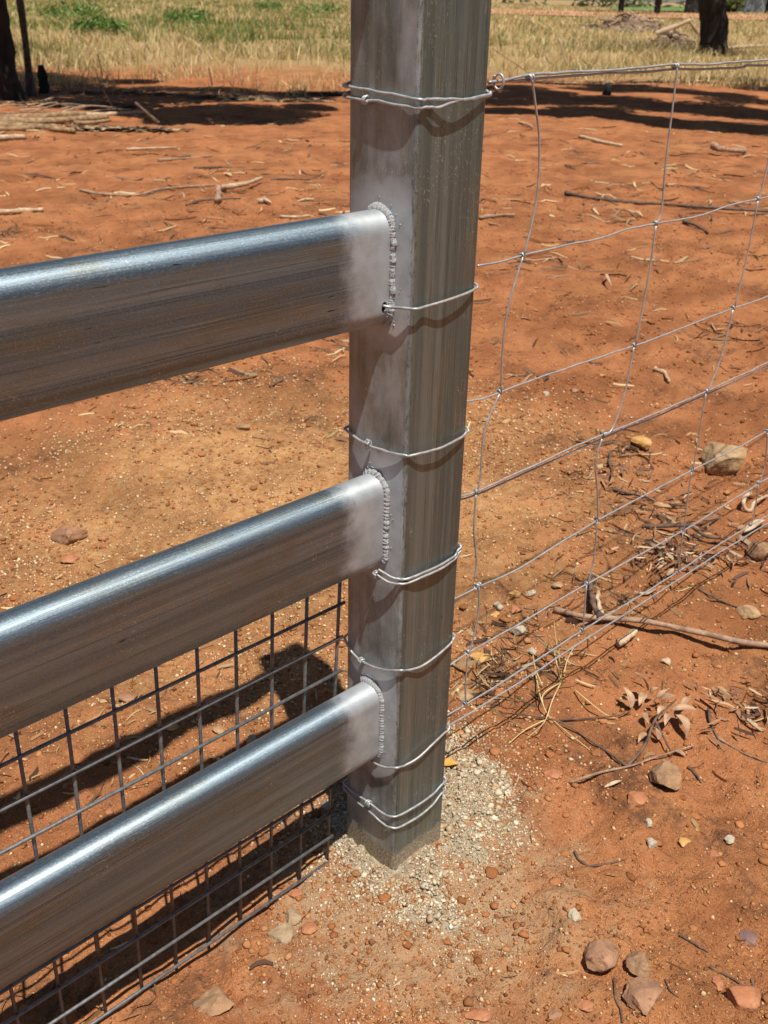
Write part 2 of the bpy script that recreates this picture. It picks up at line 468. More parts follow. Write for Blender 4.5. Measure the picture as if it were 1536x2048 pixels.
def mat_ground():
    mt, nt, b = new_mat('red_dirt'); k = NT(nt)
    p = k.pos()
    big = k.noise(p, 1.6, 4, 0.6)
    mid = k.noise(p, 9, 5, 0.62)
    fine = k.noise(p, 60, 5, 0.7)
    grain = k.noise(p, 420, 3, 0.75)
    c = k.mix(k.ramp(mid, 0.30, 0.70), (0.305, 0.108, 0.042), (0.415, 0.162, 0.065))
    c = k.mix(k.math('MULTIPLY', k.ramp(big, 0.47, 0.70), 0.6), c, (0.41, 0.182, 0.072))
    # paler sandy patch with straw dust behind the posts and rails
    x, y, z = k.sep(p)
    d = k.vmath('LENGTH', k.vmath('MULTIPLY', k.vmath('SUBTRACT', p, (0.62, 1.0, 0)), (0.85, 1.0, 0)))
    sandy = k.math('MULTIPLY', k.ramp(k.math('ADD', d, k.math('MULTIPLY', mid, 0.9)), 1.50, 0.72), 0.75)
    c = k.mix(sandy, c, k.mix(k.ramp(fine, 0.35, 0.65), (0.41, 0.19, 0.072), (0.55, 0.345, 0.155)))
    # grains, dark crumbs and humus stains
    c = k.mix(k.math('MULTIPLY', k.ramp(grain, 0.54, 0.68), 0.65), c, (0.58, 0.36, 0.20))
    c = k.mix(k.math('MULTIPLY', k.ramp(grain, 0.43, 0.32), 0.65), c, (0.13, 0.05, 0.026))
    g2 = k.noise(p, 150, 4, 0.75)
    c = k.mix(k.math('MULTIPLY', k.ramp(g2, 0.44, 0.32), 0.45), c, (0.15, 0.06, 0.03))
    c = k.mix(k.math('MULTIPLY', k.ramp(g2, 0.58, 0.72), 0.4), c, (0.52, 0.29, 0.15))
    hum = k.math('MULTIPLY', k.ramp(k.noise(p, 3.4, 6, 0.75), 0.53, 0.63), k.ramp(fine, 0.38, 0.58))
    c = k.mix(k.math('MULTIPLY', hum, 0.78), c, (0.13, 0.065, 0.038))
    c = k.mix(0.75, c, k.mix(k.ramp(k.noise(p, 2.3, 5, .7), 0.36, 0.62), (0.62, 0.58, 0.55), (1.08, 1.08, 1.06)), 'MULTIPLY')
    # cement dust round the footing
    dc = k.vmath('LENGTH', k.vmath('MULTIPLY', k.vmath('SUBTRACT', p, (0.02, -0.03, 0)), (1, 1, 0)))
    cem = k.ramp(k.math('ADD', k.math('SUBTRACT', dc, 0.02), k.math('MULTIPLY', k.math('SUBTRACT', k.noise(p, 17, 5, .7), 0.5), 0.60)), 0.29, 0.09)
    c = k.mix(k.math('MULTIPLY', cem, k.ramp(fine, 0.3, 0.6, 0.3, 0.8)), c, (0.44, 0.29, 0.165))
    # straw-covered paddock beyond the bare strip
    r = k.vmath('LENGTH', k.vmath('MULTIPLY', p, (1, 1, 0)))
    r = k.math('ADD', r, k.math('MULTIPLY', k.math('SUBTRACT', k.noise(p, 0.5, 4, .6), 0.5), 5.0))
    pad = k.ramp(r, 14.5, 18.0)
    c = k.mix(k.math('MULTIPLY', pad, 0.9), c, k.mix(k.noise(p, 3, 5, .7), (0.20, 0.13, 0.055), (0.42, 0.30, 0.14)))
    k.set(b.inputs['Base Color'], c)
    b.inputs['Roughness'].default_value = 1.0
    b.inputs['Specular IOR Level'].default_value = 0.1
    h = k.math('ADD', k.math('ADD', k.math('MULTIPLY', fine, 0.9), k.math('MULTIPLY', k.noise(p, 22, 3, 0.5), 0.8)), k.math('ADD', k.math('MULTIPLY', grain, 0.16), k.math('MULTIPLY', g2, 0.45)))
    n1 = k.bump(h, 1.0, 0.011)
    k.set(b.inputs['Normal'], n1)
    return mt
M_GROUND = mat_ground()

# ------------------------------------------------------------------ ground sheet
def build_ground():
    az = math.atan2(CAM_F[1], CAM_F[0])
    fine = np.linspace(-0.80, 0.80, 520)
    coarse = np.linspace(0.80, 2 * math.pi - 0.80, 60)[1:-1]
    th = az + np.concatenate([fine, coarse])
    rs = [0.02, 0.15, 0.3]
    r = 0.42
    while r < 420:
        rs.append(r)
        r *= 1.0036 if r < 2.6 else (1.008 if r < 6 else (1.03 if r < 30 else 1.12))
    rs = np.array(rs)
    nt_, nr = len(th), len(rs)
    X = CAM_C[0] + np.outer(rs, np.cos(th)); Y = CAM_C[1] + np.outer(rs, np.sin(th))
    Z = ground_h(X, Y)
    V = np.stack([X, Y, Z], -1).reshape(-1, 3)
    i, j = np.meshgrid(np.arange(nr - 1), np.arange(nt_), indexing='ij')
    j2 = (j + 1) % nt_
    F = np.stack([i * nt_ + j, (i + 1) * nt_ + j, (i + 1) * nt_ + j2, i * nt_ + j2], -1).reshape(-1, 4)
    o = link_mesh('ground', V, F, M_GROUND)
    tag(o, kind='structure')
build_ground()

# far dirt road and lawn as sheets of their own
def sheet(name, pts, z, mat):
    V = [(x, y, z) for x, y in pts]
    o = link_mesh(name, V, [tuple(range(len(V)))], mat, smooth=False)
    tag(o, kind='structure'); return o
M_ROAD = mat_simple('red_road', (0.40, 0.17, 0.09), (0.50, 0.24, 0.13), 0.6, 1.0, 0, 0)
M_LAWN = mat_simple('watered_lawn', (0.07, 0.14, 0.03), (0.13, 0.22, 0.05), 0.8, 1.0, 0, 0)
vd = np.array([CAM_F[0], CAM_F[1]]); vd /= np.linalg.norm(vd); rd = np.array([vd[1], -vd[0]])
def VR(dist, side):                      # place given by distance ahead and offset to the right of the view
    p = CAM_C[:2] + vd * dist + rd * side
    return float(p[0]), float(p[1])
sheet('dirt_road', [VR(72, 2), VR(72, 45), VR(100, 62), VR(100, 2)], 0.06, M_ROAD)
sheet('lawn', [VR(112, 21), VR(112, 31), VR(190, 52), VR(190, 38)], 0.10, M_LAWN)

# ------------------------------------------------------------------ the welded steel fence: post, rails, weld beads
PW = 0.1
def rounded_square(x0, y0, w, rad, seg=5):
    pts = []
    for cx, cy, a0 in ((x0 + w - rad, y0 + w - rad, 0), (x0 + rad, y0 + w - rad, 90), (x0 + rad, y0 + rad, 180), (x0 + w - rad, y0 + rad, 270)):
        for s in range(seg + 1):
            a = math.radians(a0 + 90 * s / seg)
            pts.append((cx + rad * math.cos(a), cy + rad * math.sin(a)))
    return pts

fence = thing('steel_rail_fence', 'galvanised square post with thick oval rails welded to its left face', 'fence', (0.05, 0.05, 0))
bpy.context.view_layer.update()
FI = Matrix.Translation((-0.05, -0.05, 0))
def child(o, parent):
    o.parent = parent
    o.matrix_parent_inverse = parent.matrix_world.inverted()
    return o

def make_post(x0, top):
    prof = rounded_square(x0, 0.0, PW, 0.0052)
    n = len(prof)
    zs = [-0.25] + list(np.linspace(0, top, 12))
    V = [(x, y, z) for z in zs for x, y in prof]
    F = []
    for i in range(len(zs) - 1):
        for k in range(n):
            a, b = i * n + k, i * n + (k + 1) % n
            F.append((a, b, b + n, a + n))
    F.append(tuple(range((len(zs) - 1) * n, len(zs) * n)))
    o = link_mesh('post', V, F, M_POST, smooth=False)
    for pl in o.data.polygons: pl.use_smooth = len(pl.vertices) == 4
    o.data.set_sharp_from_angle(angle=math.radians(40))
    return child(o, fence)
make_post(0.0, 1.33)
make_post(-2.6, 1.33)

def stadium(h, t, seg=14, grow=0.0):
    r = t / 2 + grow; s = h / 2 - t / 2
    pts = []
    for k in range(seg + 1):
        a = math.pi * k / seg
        pts.append((r * math.cos(a), s + r * math.sin(a)))
    for k in range(seg + 1):
        a = math.pi + math.pi * k / seg
        pts.append((r * math.cos(a), -s + r * math.sin(a)))
    return pts            # (dy, dz)

def make_rail(zc, hole):
    xs = [-2.5, -1.2, -0.5, -0.25, -0.1, -0.05, 0.0]
    outer, inner = stadium(RAIL_H, RAIL_T), stadium(RAIL_H, RAIL_T, grow=-0.003)
    n = len(outer); V = []; F = []
    for prof in (outer, inner):
        for x in xs:
            V += [(x, RAIL_Y + dy, zc + dz) for dy, dz in prof]
    L = len(xs)
    for i in range(L - 1):
        for k in range(n):
            a, b = i * n + k, i * n + (k + 1) % n
            F.append((a, a + n, b + n, b))
            o_ = L * n
            F.append((o_ + a, o_ + b, o_ + b + n, o_ + a + n))
    for i in (0, L - 1):
        for k in range(n):
            a, b = i * n + k, i * n + (k + 1) % n
            f = (a, b, L * n + b, L * n + a)
            F.append(f if i == 0 else f[::-1])
    o = link_mesh('rail', V, F, M_RAIL)
    o.data.set_sharp_from_angle(angle=math.radians(50))
    if hole is not None:
        hx, hz = hole
        prof = [(hx + 0.0042 * math.cos(a), hz + 0.0062 * math.sin(a)) for a in np.linspace(0, 2 * math.pi, 16, endpoint=False)]
        CV = [(x, y, z) for y in (RAIL_Y - 0.05, RAIL_Y - 0.008) for x, z in prof]
        CF = [tuple(range(16)), tuple(range(31, 15, -1))] + [(k, k + 16, (k + 1) % 16 + 16, (k + 1) % 16) for k in range(16)]
        cut = link_mesh('cutter', CV, CF, None, smooth=False)
        md = o.modifiers.new('hole', 'BOOLEAN'); md.object = cut; md.operation = 'DIFFERENCE'; md.solver = 'EXACT'
        dg = bpy.context.evaluated_depsgraph_get()
        me = bpy.data.meshes.new_from_object(o.evaluated_get(dg))
        o.modifiers.clear(); o.data = me
        bpy.data.objects.remove(cut)
        me.set_sharp_from_angle(angle=math.radians(50))
    child(o, fence)
    return o

def weld_bead(zc, rail, seed, style):
    """a run of overlapping weld ripples round the rail's end, proud of the post's face"""
    rg = np.random.default_rng(seed)
    prof = np.array(stadium(RAIL_H, RAIL_T, 18, grow=0.0008))
    top, down = prof[:19], prof[19:]        # far side to near side over the top, then down the near side
    path2 = np.concatenate([top[4:], [(-RAIL_T / 2 - 0.0008, 0.0)], down[:(8, 5, 5, 6)[style]]])
    dd = np.concatenate([[0], np.cumsum(np.linalg.norm(np.diff(path2, axis=0), axis=1))])
    N = 340
    s = np.linspace(0, dd[-1], N)
    py = np.interp(s, dd, path2[:, 0]); pz = np.interp(s, dd, path2[:, 1])
    py = py + 0.0022 * vnoise(s * 110, s * 0 + seed, 9) + 0.0012 * vnoise(s * 420, s * 0 + seed, 10)
    step = (0.0030, 0.0052, 0.0040, 0.004)[style]
    phase = (s / step + 0.9 * vnoise(s * 120, s * 0 + seed, 4)) % 1.0
    depth = (0.08, 0.22, 0.14, 0.14)[style] * (0.5 + 1.1 * (vnoise(s * 60, s * 0 + seed, 3) + 0.5))
    lump = 1.12 + (0.16, 0.10, 0.10, 0.1)[style] * vnoise(s * 170, s * 0 + seed, 8) + (0.14, 0.06, 0.08, 0.1)[style] * vnoise(s * 600, s * 0 + seed, 18)
    head = 1 + (0.25, 0.45, 0.75, 0.3)[style] * np.exp(-((s - 0.016) / 0.014) ** 2)
    rad = 0.0042 * head * lump * (0.88 + depth * (0.5 + 0.5 * np.cos(2 * math.pi * phase)))
    rad *= np.clip(np.minimum(s, dd[-1] - s) / 0.004, 0.35, 1)
    path = np.stack([np.full(N, -0.0012), RAIL_Y + py, zc + pz], 1)
    V, F = tube(path, rad, 14, True, (0.06, 0.03, 0.04, 0.05)[style], seed)
    V[:, 0] = np.where(V[:, 0] > 0.0005, 0.0005 + (V[:, 0] - 0.0005) * 0.1, V[:, 0])
    V[:, 0] *= 0.72
    mb = MB().add(V, F)
    B, BF = ICO1
    for _ in range((24, 14, 14, 10)[style]):         # spatter on the post's face and the rail
        i = rg.integers(0, N)
        off = rg.normal(0, 0.007, 2)
        yy, zz = RAIL_Y + py[i] + off[0] - 0.003, zc + pz[i] + off[1]
        if not (0.004 < yy < 0.096): continue
        mb.add(B * rg.uniform(0.0004, 0.0011) * np.array([0.8, 1, 1]) + np.array([-0.0002, yy, zz]), [tuple(f) for f in BF])
    o = mb.build('weld_bead', M_BEAD)
    child(o, rail)
    return o

bpy.context.view_layer.update()
hole_p = P(769, 615, 1, RAIL_Y - RAIL_T / 2)
rails = []
for i, z in enumerate(RAIL_Z):
    r_ = make_rail(z, (float(hole_p[0]), float(hole_p[2])) if i == 0 else None)
    if i < 3:
        r_['label'] = ['upper rail in the picture, wire threaded through a hole by its weld', 'middle rail, dull with dark grit streaks', 'lowest rail, its rounded top shining blue'][i]
    rails.append(r_)
bpy.context.view_layer.update()
for i, r_ in enumerate(rails):
    weld_bead(RAIL_Z[i], r_, 5 + i, i)

# ------------------------------------------------------------------ weldmesh panel behind the rails
panel = thing('weldmesh_panel', 'square-holed weldmesh panel of grey wire behind the lower rails', 'wire mesh', (-0.6, 0.08, 0.0))
bpy.context.view_layer.update()
ZH = [0.431, 0.379, 0.326, 0.279, 0.231, 0.183, 0.136, 0.087, 0.041, -0.005]
def mesh_y(z): return 0.0755 + 0.009 * (0.43 - z) / 0.43
def mesh_x(i, z):
    xt = -0.034 - 0.0523 * i
    xb = -0.049 - 0.0508 * i
    t = (0.431 - z) / 0.431
    return xt * (1 - t) + xb * t
WR = 0.0022
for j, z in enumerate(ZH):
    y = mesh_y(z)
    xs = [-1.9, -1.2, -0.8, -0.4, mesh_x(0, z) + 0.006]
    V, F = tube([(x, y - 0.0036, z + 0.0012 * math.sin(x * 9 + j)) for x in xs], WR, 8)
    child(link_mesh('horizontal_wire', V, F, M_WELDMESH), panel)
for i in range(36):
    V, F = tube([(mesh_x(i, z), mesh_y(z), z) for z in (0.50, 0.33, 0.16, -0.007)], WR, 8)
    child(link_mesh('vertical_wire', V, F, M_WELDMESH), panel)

# ------------------------------------------------------------------ woven wire fence
WY = 0.08
wf = thing('wire_fence', 'woven wire stock fence tied round the post, running off to the right', 'wire fence', (0.6, WY, 0))
bpy.context.view_layer.update()
def wp(px, py, dy=0.0): return P(px, py, 1, WY + dy)
rw = 0.00135
LINES = [
    ('top', [(978, 163), (1068, 150), (1210, 141), (1358, 130), (1450, 127), (1536, 121)]),
    ('second strand of the top', [(978, 165), (1040, 160), (1200, 148), (1340, 141), (1480, 136), (1492, 133), (1536, 131)]),
    ('', [(955, 532), (1000, 524), (1047, 512), (1130, 491), (1200, 478), (1255, 459), (1315, 447), (1400, 430), (1460, 412), (1520, 398), (1536, 394)]),
    ('', [(930, 804), (965, 797), (1001, 784), (1060, 762), (1150, 732), (1225, 705), (1270, 691), (1370, 655), (1468, 616), (1536, 592)]),
    ('', [(915, 992), (954, 982), (1080, 925), (1150, 893), (1210, 868), (1310, 828), (1415, 781), (1500, 742), (1536, 724)]),
    ('', [(915, 1000), (954, 988), (1020, 959), (1100, 925), (1210, 874), (1320, 830), (1415, 787), (1480, 760), (1536, 732)]),
    ('', [(903, 1201), (958, 1173), (1020, 1146), (1110, 1092), (1196, 1040), (1300, 985), (1385, 940), (1480, 893), (1536, 862)]),
    ('', [(895, 1334), (937, 1305), (1040, 1247), (1110, 1205), (1175, 1168), (1270, 1115), (1368, 1060), (1440, 1016), (1519, 966), (1536, 957)]),
    ('', [(890, 1432), (932, 1408), (1050, 1335), (1166, 1260), (1260, 1203), (1355, 1145), (1430, 1095), (1503, 1050), (1536, 1030)]),
    ('', [(886, 1456), (945, 1424), (1060, 1352), (1166, 1281), (1260, 1222), (1355, 1160), (1450, 1098), (1536, 1046)]),
]
line_end = []
for i, (lb, pts) in enumerate(LINES):
    dy = 0.003 if i in (1, 5, 9) else 0.0
    W3 = [wp(x, y, dy) for x, y in pts]
    W3[0] = W3[0]
    sl = (W3[-1] - W3[-3]) / max(W3[-1][0] - W3[-3][0], 1e-3)
    zend = 0.5 * (W3[-1][2] + W3[0][2])
    W3 += [np.array([x, WY + dy, W3[-1][2] * (1 - t) + zend * t]) for x, t in ((1.45, 0.3), (1.9, 0.6), (2.6, 0.9), (3.3, 1.0))]
    path = catmull(W3, 10)
    path[:, 2] += 0.0011 * vnoise(path[:, 0] * 45, path[:, 0] * 0 + i * 3.3, 5 + i) + 0.0022 * vnoise(path[:, 0] * 14, path[:, 0] * 0 + i, 25 + i)
    V, F = tube(path, rw if i not in (0, 1) else 0.0016, 8)
    child(link_mesh('line_wire', V, F, M_LINEWIRE), wf)
    line_end.append(zend)

def knot_at(c, axis='x', r=0.0030, wr=0.00115, turns=2.2, length=0.006, seed=0):
    t = np.linspace(0, 1, 34)
    a = t * turns * 2 * math.pi + seed
    rr = r * (1 + 0.12 * np.sin(a * 0.5 + seed))
    u = (t - 0.5) * length
    if axis == 'x': pts = np.stack([c[0] + u, c[1] + rr * np.cos(a), c[2] + rr * np.sin(a)], 1)
    elif axis == 'y': pts = np.stack([c[0] + rr * np.cos(a), c[1] + u, c[2] + rr * np.sin(a)], 1)
    return tube(pts, wr, 7)

STAYS = [
    [(1064, 158), (1071, 210), (1079, 290), (1073, 400), (1048, 512)],
    [(1046, 514), (1020, 600), (1007, 680), (1002, 784)],
    [(999, 788), (969, 862), (961, 950), (955, 984)],
    [(952, 990), (948, 1060), (953, 1122), (949, 1156)],
    [(958, 1174), (957, 1225), (946, 1280), (938, 1305)],
    [(936, 1309), (931, 1370), (932, 1408)],
    [(1355, 135), (1346, 210), (1331, 330), (1324, 415), (1314, 447)],
    [(1312, 452), (1296, 560), (1271, 691)],
    [(1268, 695), (1251, 780), (1227, 853), (1211, 870)],
    [(1204, 878), (1191, 925), (1195, 985), (1196, 1040)],
    [(1194, 1044), (1189, 1110), (1176, 1168)],
    [(1173, 1172), (1166, 1260)],
    [(1561, 110), (1552, 210), (1538, 310), (1528, 362), (1518, 398)],
    [(1516, 402), (1497, 500), (1469, 616)],
    [(1466, 620), (1442, 715), (1416, 783)],
    [(1412, 788), (1398, 870), (1386, 940)],
    [(1383, 945), (1375, 1000), (1368, 1060)],
    [(1366, 1064), (1356, 1147)],
    [(1560, 720), (1548, 800), (1536, 862)],
    [(1535, 866), (1530, 928), (1519, 966)],
    [(1517, 970), (1510, 1020), (1503, 1050)],
]
kn = 0
for si, st in enumerate(STAYS):
    W3 = [wp(x, y, -0.0026) for x, y in st]
    V, F = tube(catmull(W3, 6), rw, 8)
    child(link_mesh('stay_wire', V, F, M_LINEWIRE), wf)
    if si != 3:
        V, F = knot_at(W3[-1] + np.array([0, 0.0026, 0]), 'x', seed=si)
        child(link_mesh('knot', V, F, M_WIRE), wf)
    if st[0][1] < 160 or si == 4:
        V, F = knot_at(W3[0] + np.array([0, 0.0026, 0.001]), 'x', r=0.0036, length=0.010, turns=3.2, seed=si)
        child(link_mesh('knot', V, F, M_WIRE), wf)
zl = sorted([line_end[i] for i in (0, 2, 3, 4, 6, 7, 8)], reverse=True)
for x in (1.45, 1.75, 2.05, 2.35, 2.65, 2.95):
    for k in range(6):
        V, F = tube([(x, WY - 0.0026, zl[k]), (x + 0.006 * math.sin(k * 3 + x * 9), WY - 0.0026, 0.5 * (zl[k] + zl[k + 1])), (x, WY - 0.0026, zl[k + 1])], rw, 6)
        child(link_mesh('stay_wire', V, F, M_LINEWIRE), wf)
pk = MB().box((3.28, WY - 0.018, -0.3), (3.32, WY - 0.004, 1.3)).build('steel_picket', M_POST, None, False)
child(pk, wf)

# ties round the post: (face, px, py, standoff); L = left face, R = right face
def wrap(pts, r=0.00155, knots=(), n=7):
    W3 = []
    for face, px, py, so in pts:
        if so > -0.01: W3.append(P(px, py, 0, -so) if face == 'L' else P(px, py, 1, -so))
    if W3[-1][1] > 0.0035: W3.pop()
    zr = W3[-1][2]
    W3 += [np.array((0.1016, -0.0005, zr + 0.002)), np.array((0.1030, 0.012, zr + 0.004)), np.array((0.1026, 0.05, zr + 0.005)), np.array((0.1026, 0.08, zr + 0.006))]
    if W3[0][1] > 0.09:                     # comes from behind the left edge
        zl_ = W3[0][2]
        W3 = [np.array((0.09, 0.1027, zl_ + 0.004)), np.array((0.05, 0.1025, zl_ + 0.004)), np.array((0.010, 0.1028, zl_ + 0.003)), np.array((-0.0008, 0.1022, zl_ + 0.002))] + W3
    path = catmull(W3, n)
    sd = float(len(pts)) + pts[0][2] * 0.01; q_ = np.arange(len(path))
    path[:, 2] += 0.0022 * vnoise(q_ * 0.21, q_ * 0 + sd, 3) + 0.0010 * vnoise(q_ * 0.5, q_ * 0 + sd, 4)
    V, F = tube(path, r, 9)
    o = child(link_mesh('tie_wire', V, F, M_WIRE), wf)
    bpy.context.view_layer.update()
    for (face, px, py, so, kind) in knots:
        c = P(px, py, 0, -so) if face == 'L' else P(px, py, 1, -so)
        mb = MB()
        mb.add(*knot_at(c, 'y', r=0.0036, wr=0.0014, turns=2.6 if kind == 'coil' else 1.4, length=0.0085 if kind == 'coil' else 0.005, seed=px))
        if kind == 'pig':
            mb.add(*tube(catmull([c + np.array([-0.002, 0.001, -0.006]), c + np.array([-0.004, 0, 0.0]), c + np.array([-0.003, -0.001, 0.0075])], 5), 0.0012, 7))
            mb.add(*tube(catmull([c + np.array([-0.001, 0.003, 0.003]), c + np.array([-0.005, 0.001, 0.003]), c + np.array([-0.006, -0.005, 0.003])], 5), 0.0012, 7))
        child(mb.build('knot', M_WIRE), o)
    return o
so = 0.0022
# A: the double tie at the top
wrap([('L', 688, 171, -0.012), ('L', 691, 172, so), ('L', 745, 181, 0.0028), ('L', 800, 191, 0.003), ('L', 838, 198, so), ('R', 862, 198.5, 0.004), ('R', 910, 199, 0.009), ('R', 950, 195, 0.006), ('R', 979, 189, so), ('R', 984, 183, -0.004), ('R', 976, 176, -0.03)])
wrap([('L', 688, 191, -0.012), ('L', 691, 192, so), ('L', 733, 200, 0.004), ('L', 790, 209, 0.0045), ('L', 832, 215.5, so), ('R', 858, 215, 0.005), ('R', 881, 213, 0.008), ('R', 915, 202, 0.009), ('R', 950, 197, 0.006), ('R', 978, 192, so), ('R', 982, 188, -0.004), ('R', 975, 184, -0.03)],
     knots=[('L', 732, 200, 0.004, 'coil')])
# B: out of the hole in the upper rail and round the right face
hy = float(RAIL_Y - RAIL_T / 2)
bh = P(769, 612, 1, hy)
bpts = [bh + np.array([-0.001, 0.012, 0.0]), bh, bh + np.array([0.004, -0.007, -0.0005]), P(805, 616, 0, -0.006), P(832, 618, 0, -0.001)]
bpts += [P(852, 613, 1, -0.006), P(890, 602, 1, -0.0095), P(930, 588, 1, -0.007), P(950, 578, 1, -so)]
zb = bpts[-1][2]
bpts += [np.array((0.1016, -0.0005, zb + 0.002)), np.array((0.1030, 0.012, zb + 0.004)), np.array((0.1026, 0.08, zb + 0.006))]
V, F = tube(catmull(bpts, 7), 0.00155, 9); child(link_mesh('tie_wire', V, F, M_WIRE), wf)
# C
wrap([('L', 688, 855, -0.012), ('L', 692, 861, so), ('L', 712, 875, 0.005), ('L', 737, 889, 0.007), ('L', 770, 903, 0.005), ('L', 806, 911, so), ('R', 822, 912, 0.003), ('R', 850, 905, 0.008), ('R', 890, 891, 0.0085), ('R', 920, 876, 0.005), ('R', 933, 865, so), ('R', 936, 854, -0.004), ('R', 925, 846, -0.03)],
     knots=[('L', 737, 888, 0.007, 'pig')])
# D: double, under the middle rail
wrap([('L', 757, 1140, 0.010), ('L', 778, 1152, 0.007), ('L', 796, 1157.5, so), ('R', 815, 1158, 0.003), ('R', 845, 1147, 0.006), ('R', 880, 1130, 0.006), ('R', 908, 1112, 0.003), ('R', 917, 1100, so), ('R', 918, 1090, -0.006), ('R', 905, 1082, -0.03)])
wrap([('L', 752, 1149, 0.011), ('L', 774, 1163, 0.008), ('L', 800, 1167.5, so), ('R', 818, 1165.5, 0.003), ('R', 845, 1155, 0.007), ('R', 882, 1137, 0.007), ('R', 908, 1118, 0.003), ('R', 918, 1106, so), ('R', 919, 1097, -0.006), ('R', 905, 1088, -0.03)],
     knots=[('L', 753, 1149, 0.011, 'pig')])
# E
wrap([('L', 687, 1268, -0.012), ('L', 690, 1278, so), ('L', 703, 1302, 0.004), ('L', 724, 1323, 0.005), ('L', 758, 1337, 0.005), ('L', 800, 1341, so), ('R', 816, 1340, 0.003), ('R', 848, 1329, 0.007), ('R', 880, 1307, 0.007), ('R', 900, 1289, 0.003), ('R', 907, 1278, so), ('R', 908, 1268, -0.006), ('R', 897, 1262, -0.03)],
     knots=[('L', 723, 1322, 0.005, 'pig')])
# F: from under the lowest rail
wrap([('L', 741, 1520, 0.004), ('L', 752, 1527, 0.006), ('L', 772, 1534, 0.005), ('L', 793, 1535.5, so), ('R', 808, 1531, 0.003), ('R', 838, 1514, 0.007), ('R', 868, 1487, 0.006), ('R', 890, 1465, so), ('R', 896, 1450, -0.005), ('R', 886, 1442, -0.03)])
# G: double at the foot
wrap([('L', 686, 1555, -0.012), ('L', 689, 1568, so), ('L', 706, 1585, 0.004), ('L', 738, 1606, 0.005), ('L', 764, 1625, 0.004), ('L', 784, 1633, so), ('R', 800, 1630, 0.003), ('R', 832, 1613, 0.006), ('R', 862, 1592, 0.005), ('R', 881, 1572, so), ('R', 886, 1560, -0.005), ('R', 877, 1552, -0.03)],
     knots=[('L', 737, 1606, 0.005, 'coil')])
wrap([('L', 686, 1566, -0.012), ('L', 689, 1577, so), ('L', 708, 1599, 0.004), ('L', 738, 1623, 0.005), ('L', 764, 1645, 0.004), ('L', 782, 1655, so), ('R', 799, 1654, 0.003), ('R', 832, 1637, 0.006), ('R', 862, 1613, 0.006), ('R', 880, 1590, so), ('R', 886, 1572, -0.005), ('R', 877, 1562, -0.03)])
# little ring where the top line wire is tied off beside the post
cpt = wp(990, 163)
a = np.linspace(0, 2 * math.pi * 1.15, 26)
V, F = tube(np.stack([cpt[0] + 0.0030 * np.sin(a * 0.5), cpt[1] - 0.004 + 0.006 * np.cos(a), cpt[2] + 0.008 * np.sin(a)], 1), 0.0015, 8)
child(link_mesh('wire_ring', V, F, M_WIRE), wf)

# ------------------------------------------------------------------ concrete footing
def conc_mask(x, y):
    # crumbly collar: wider on the right of the post and in front of it
    ang = np.arctan2(y - 0.04, x - 0.05)
    base = 0.100 + 0.085 * np.exp(-((ang + 0.10) / 0.75) ** 2) + 0.10 * np.exp(-((ang - 0.45) / 0.45) ** 2) + 0.030 * np.exp(-((ang + 1.9) / 0.6) ** 2)
    d = np.hypot(x - 0.05, y - 0.04)
    return base - d + 0.075 * fbm(x * 19, y * 19, 3, 77)
def foot_h(X, Y):
    mk = conc_mask(X, Y)
    lump = 0.008 * fbm(X * 14, Y * 14, 3, 91) + 0.010 * (worley(X * 34 + 1.2 * vnoise(X * 60, Y * 60, 3), Y * 34 + 1.2 * vnoise(X * 60, Y * 60, 4), 95)) + 0.008 * worley(X * 85 + vnoise(X * 150, Y * 150, 5), Y * 85, 97) + 0.006 * vnoise(X * 130, Y * 130, 98) + 0.006 * vnoise(X * 260, Y * 260, 99) - 0.0095
    Z = ground_h(X, Y) - 0.012 * sstep(-0.05, 0.25, fbm(X * 26, Y * 26, 4, 121)) + np.clip(mk * 0.14, -0.04, 0.006) + lump * sstep(-0.05, 0.03, mk) - 0.003
    return Z
def build_footing():
    g = np.arange(-0.28, 0.42, 0.0026)
    X, Y = np.meshgrid(g, g - 0.06, indexing='ij')
    mk = conc_mask(X, Y)
    Z = foot_h(X, Y)
    n0, n1 = X.shape
    keep = mk > -0.035
    V = np.stack([X, Y, Z], -1).reshape(-1, 3)
    i, j = np.meshgrid(np.arange(n0 - 1), np.arange(n1 - 1), indexing='ij')
    ok = keep[:-1, :-1] & keep[1:, :-1] & keep[1:, 1:] & keep[:-1, 1:]
    i, j = i[ok], j[ok]
    F = np.stack([i * n1 + j, (i + 1) * n1 + j, (i + 1) * n1 + j + 1, i * n1 + j + 1], -1)
    used = np.unique(F); remap = -np.ones(len(V), int); remap[used] = np.arange(len(used))
    o = link_mesh('concrete_footing', V[used], remap[F], M_CONC)
    tag(o, 'pale crumbly concrete footing spilling round the foot of the steel post', 'footing')
build_footing()

# ------------------------------------------------------------------ stones
def rock_mesh(seed, sx, sy, sz, angular=0.5):
    rg = np.random.default_rng(seed)
    V = ICO3[0].copy()
    # cut facets
    for _ in range(int(9 + 14 * angular)):
        nrm = rg.normal(size=3); nrm /= np.linalg.norm(nrm)
        d = rg.uniform(0.55, 0.86)
        t = V @ nrm - d
        V = V - np.outer(np.clip(t, 0, None) * 0.98, nrm)
    off = Vector(rg.uniform(-50, 50, 3))
    nn = np.array([mnoise.fractal(Vector(v) * 2.1 + off, 1.0, 2.0, 4) for v in V])
    n2 = np.array([mnoise.fractal(Vector(v) * 7.5 + off, 1.0, 2.0, 3) for v in V])
    V = V * (1 + 0.09 * nn + 0.035 * n2)[:, None]
    return V * np.array([sx, sy, sz])

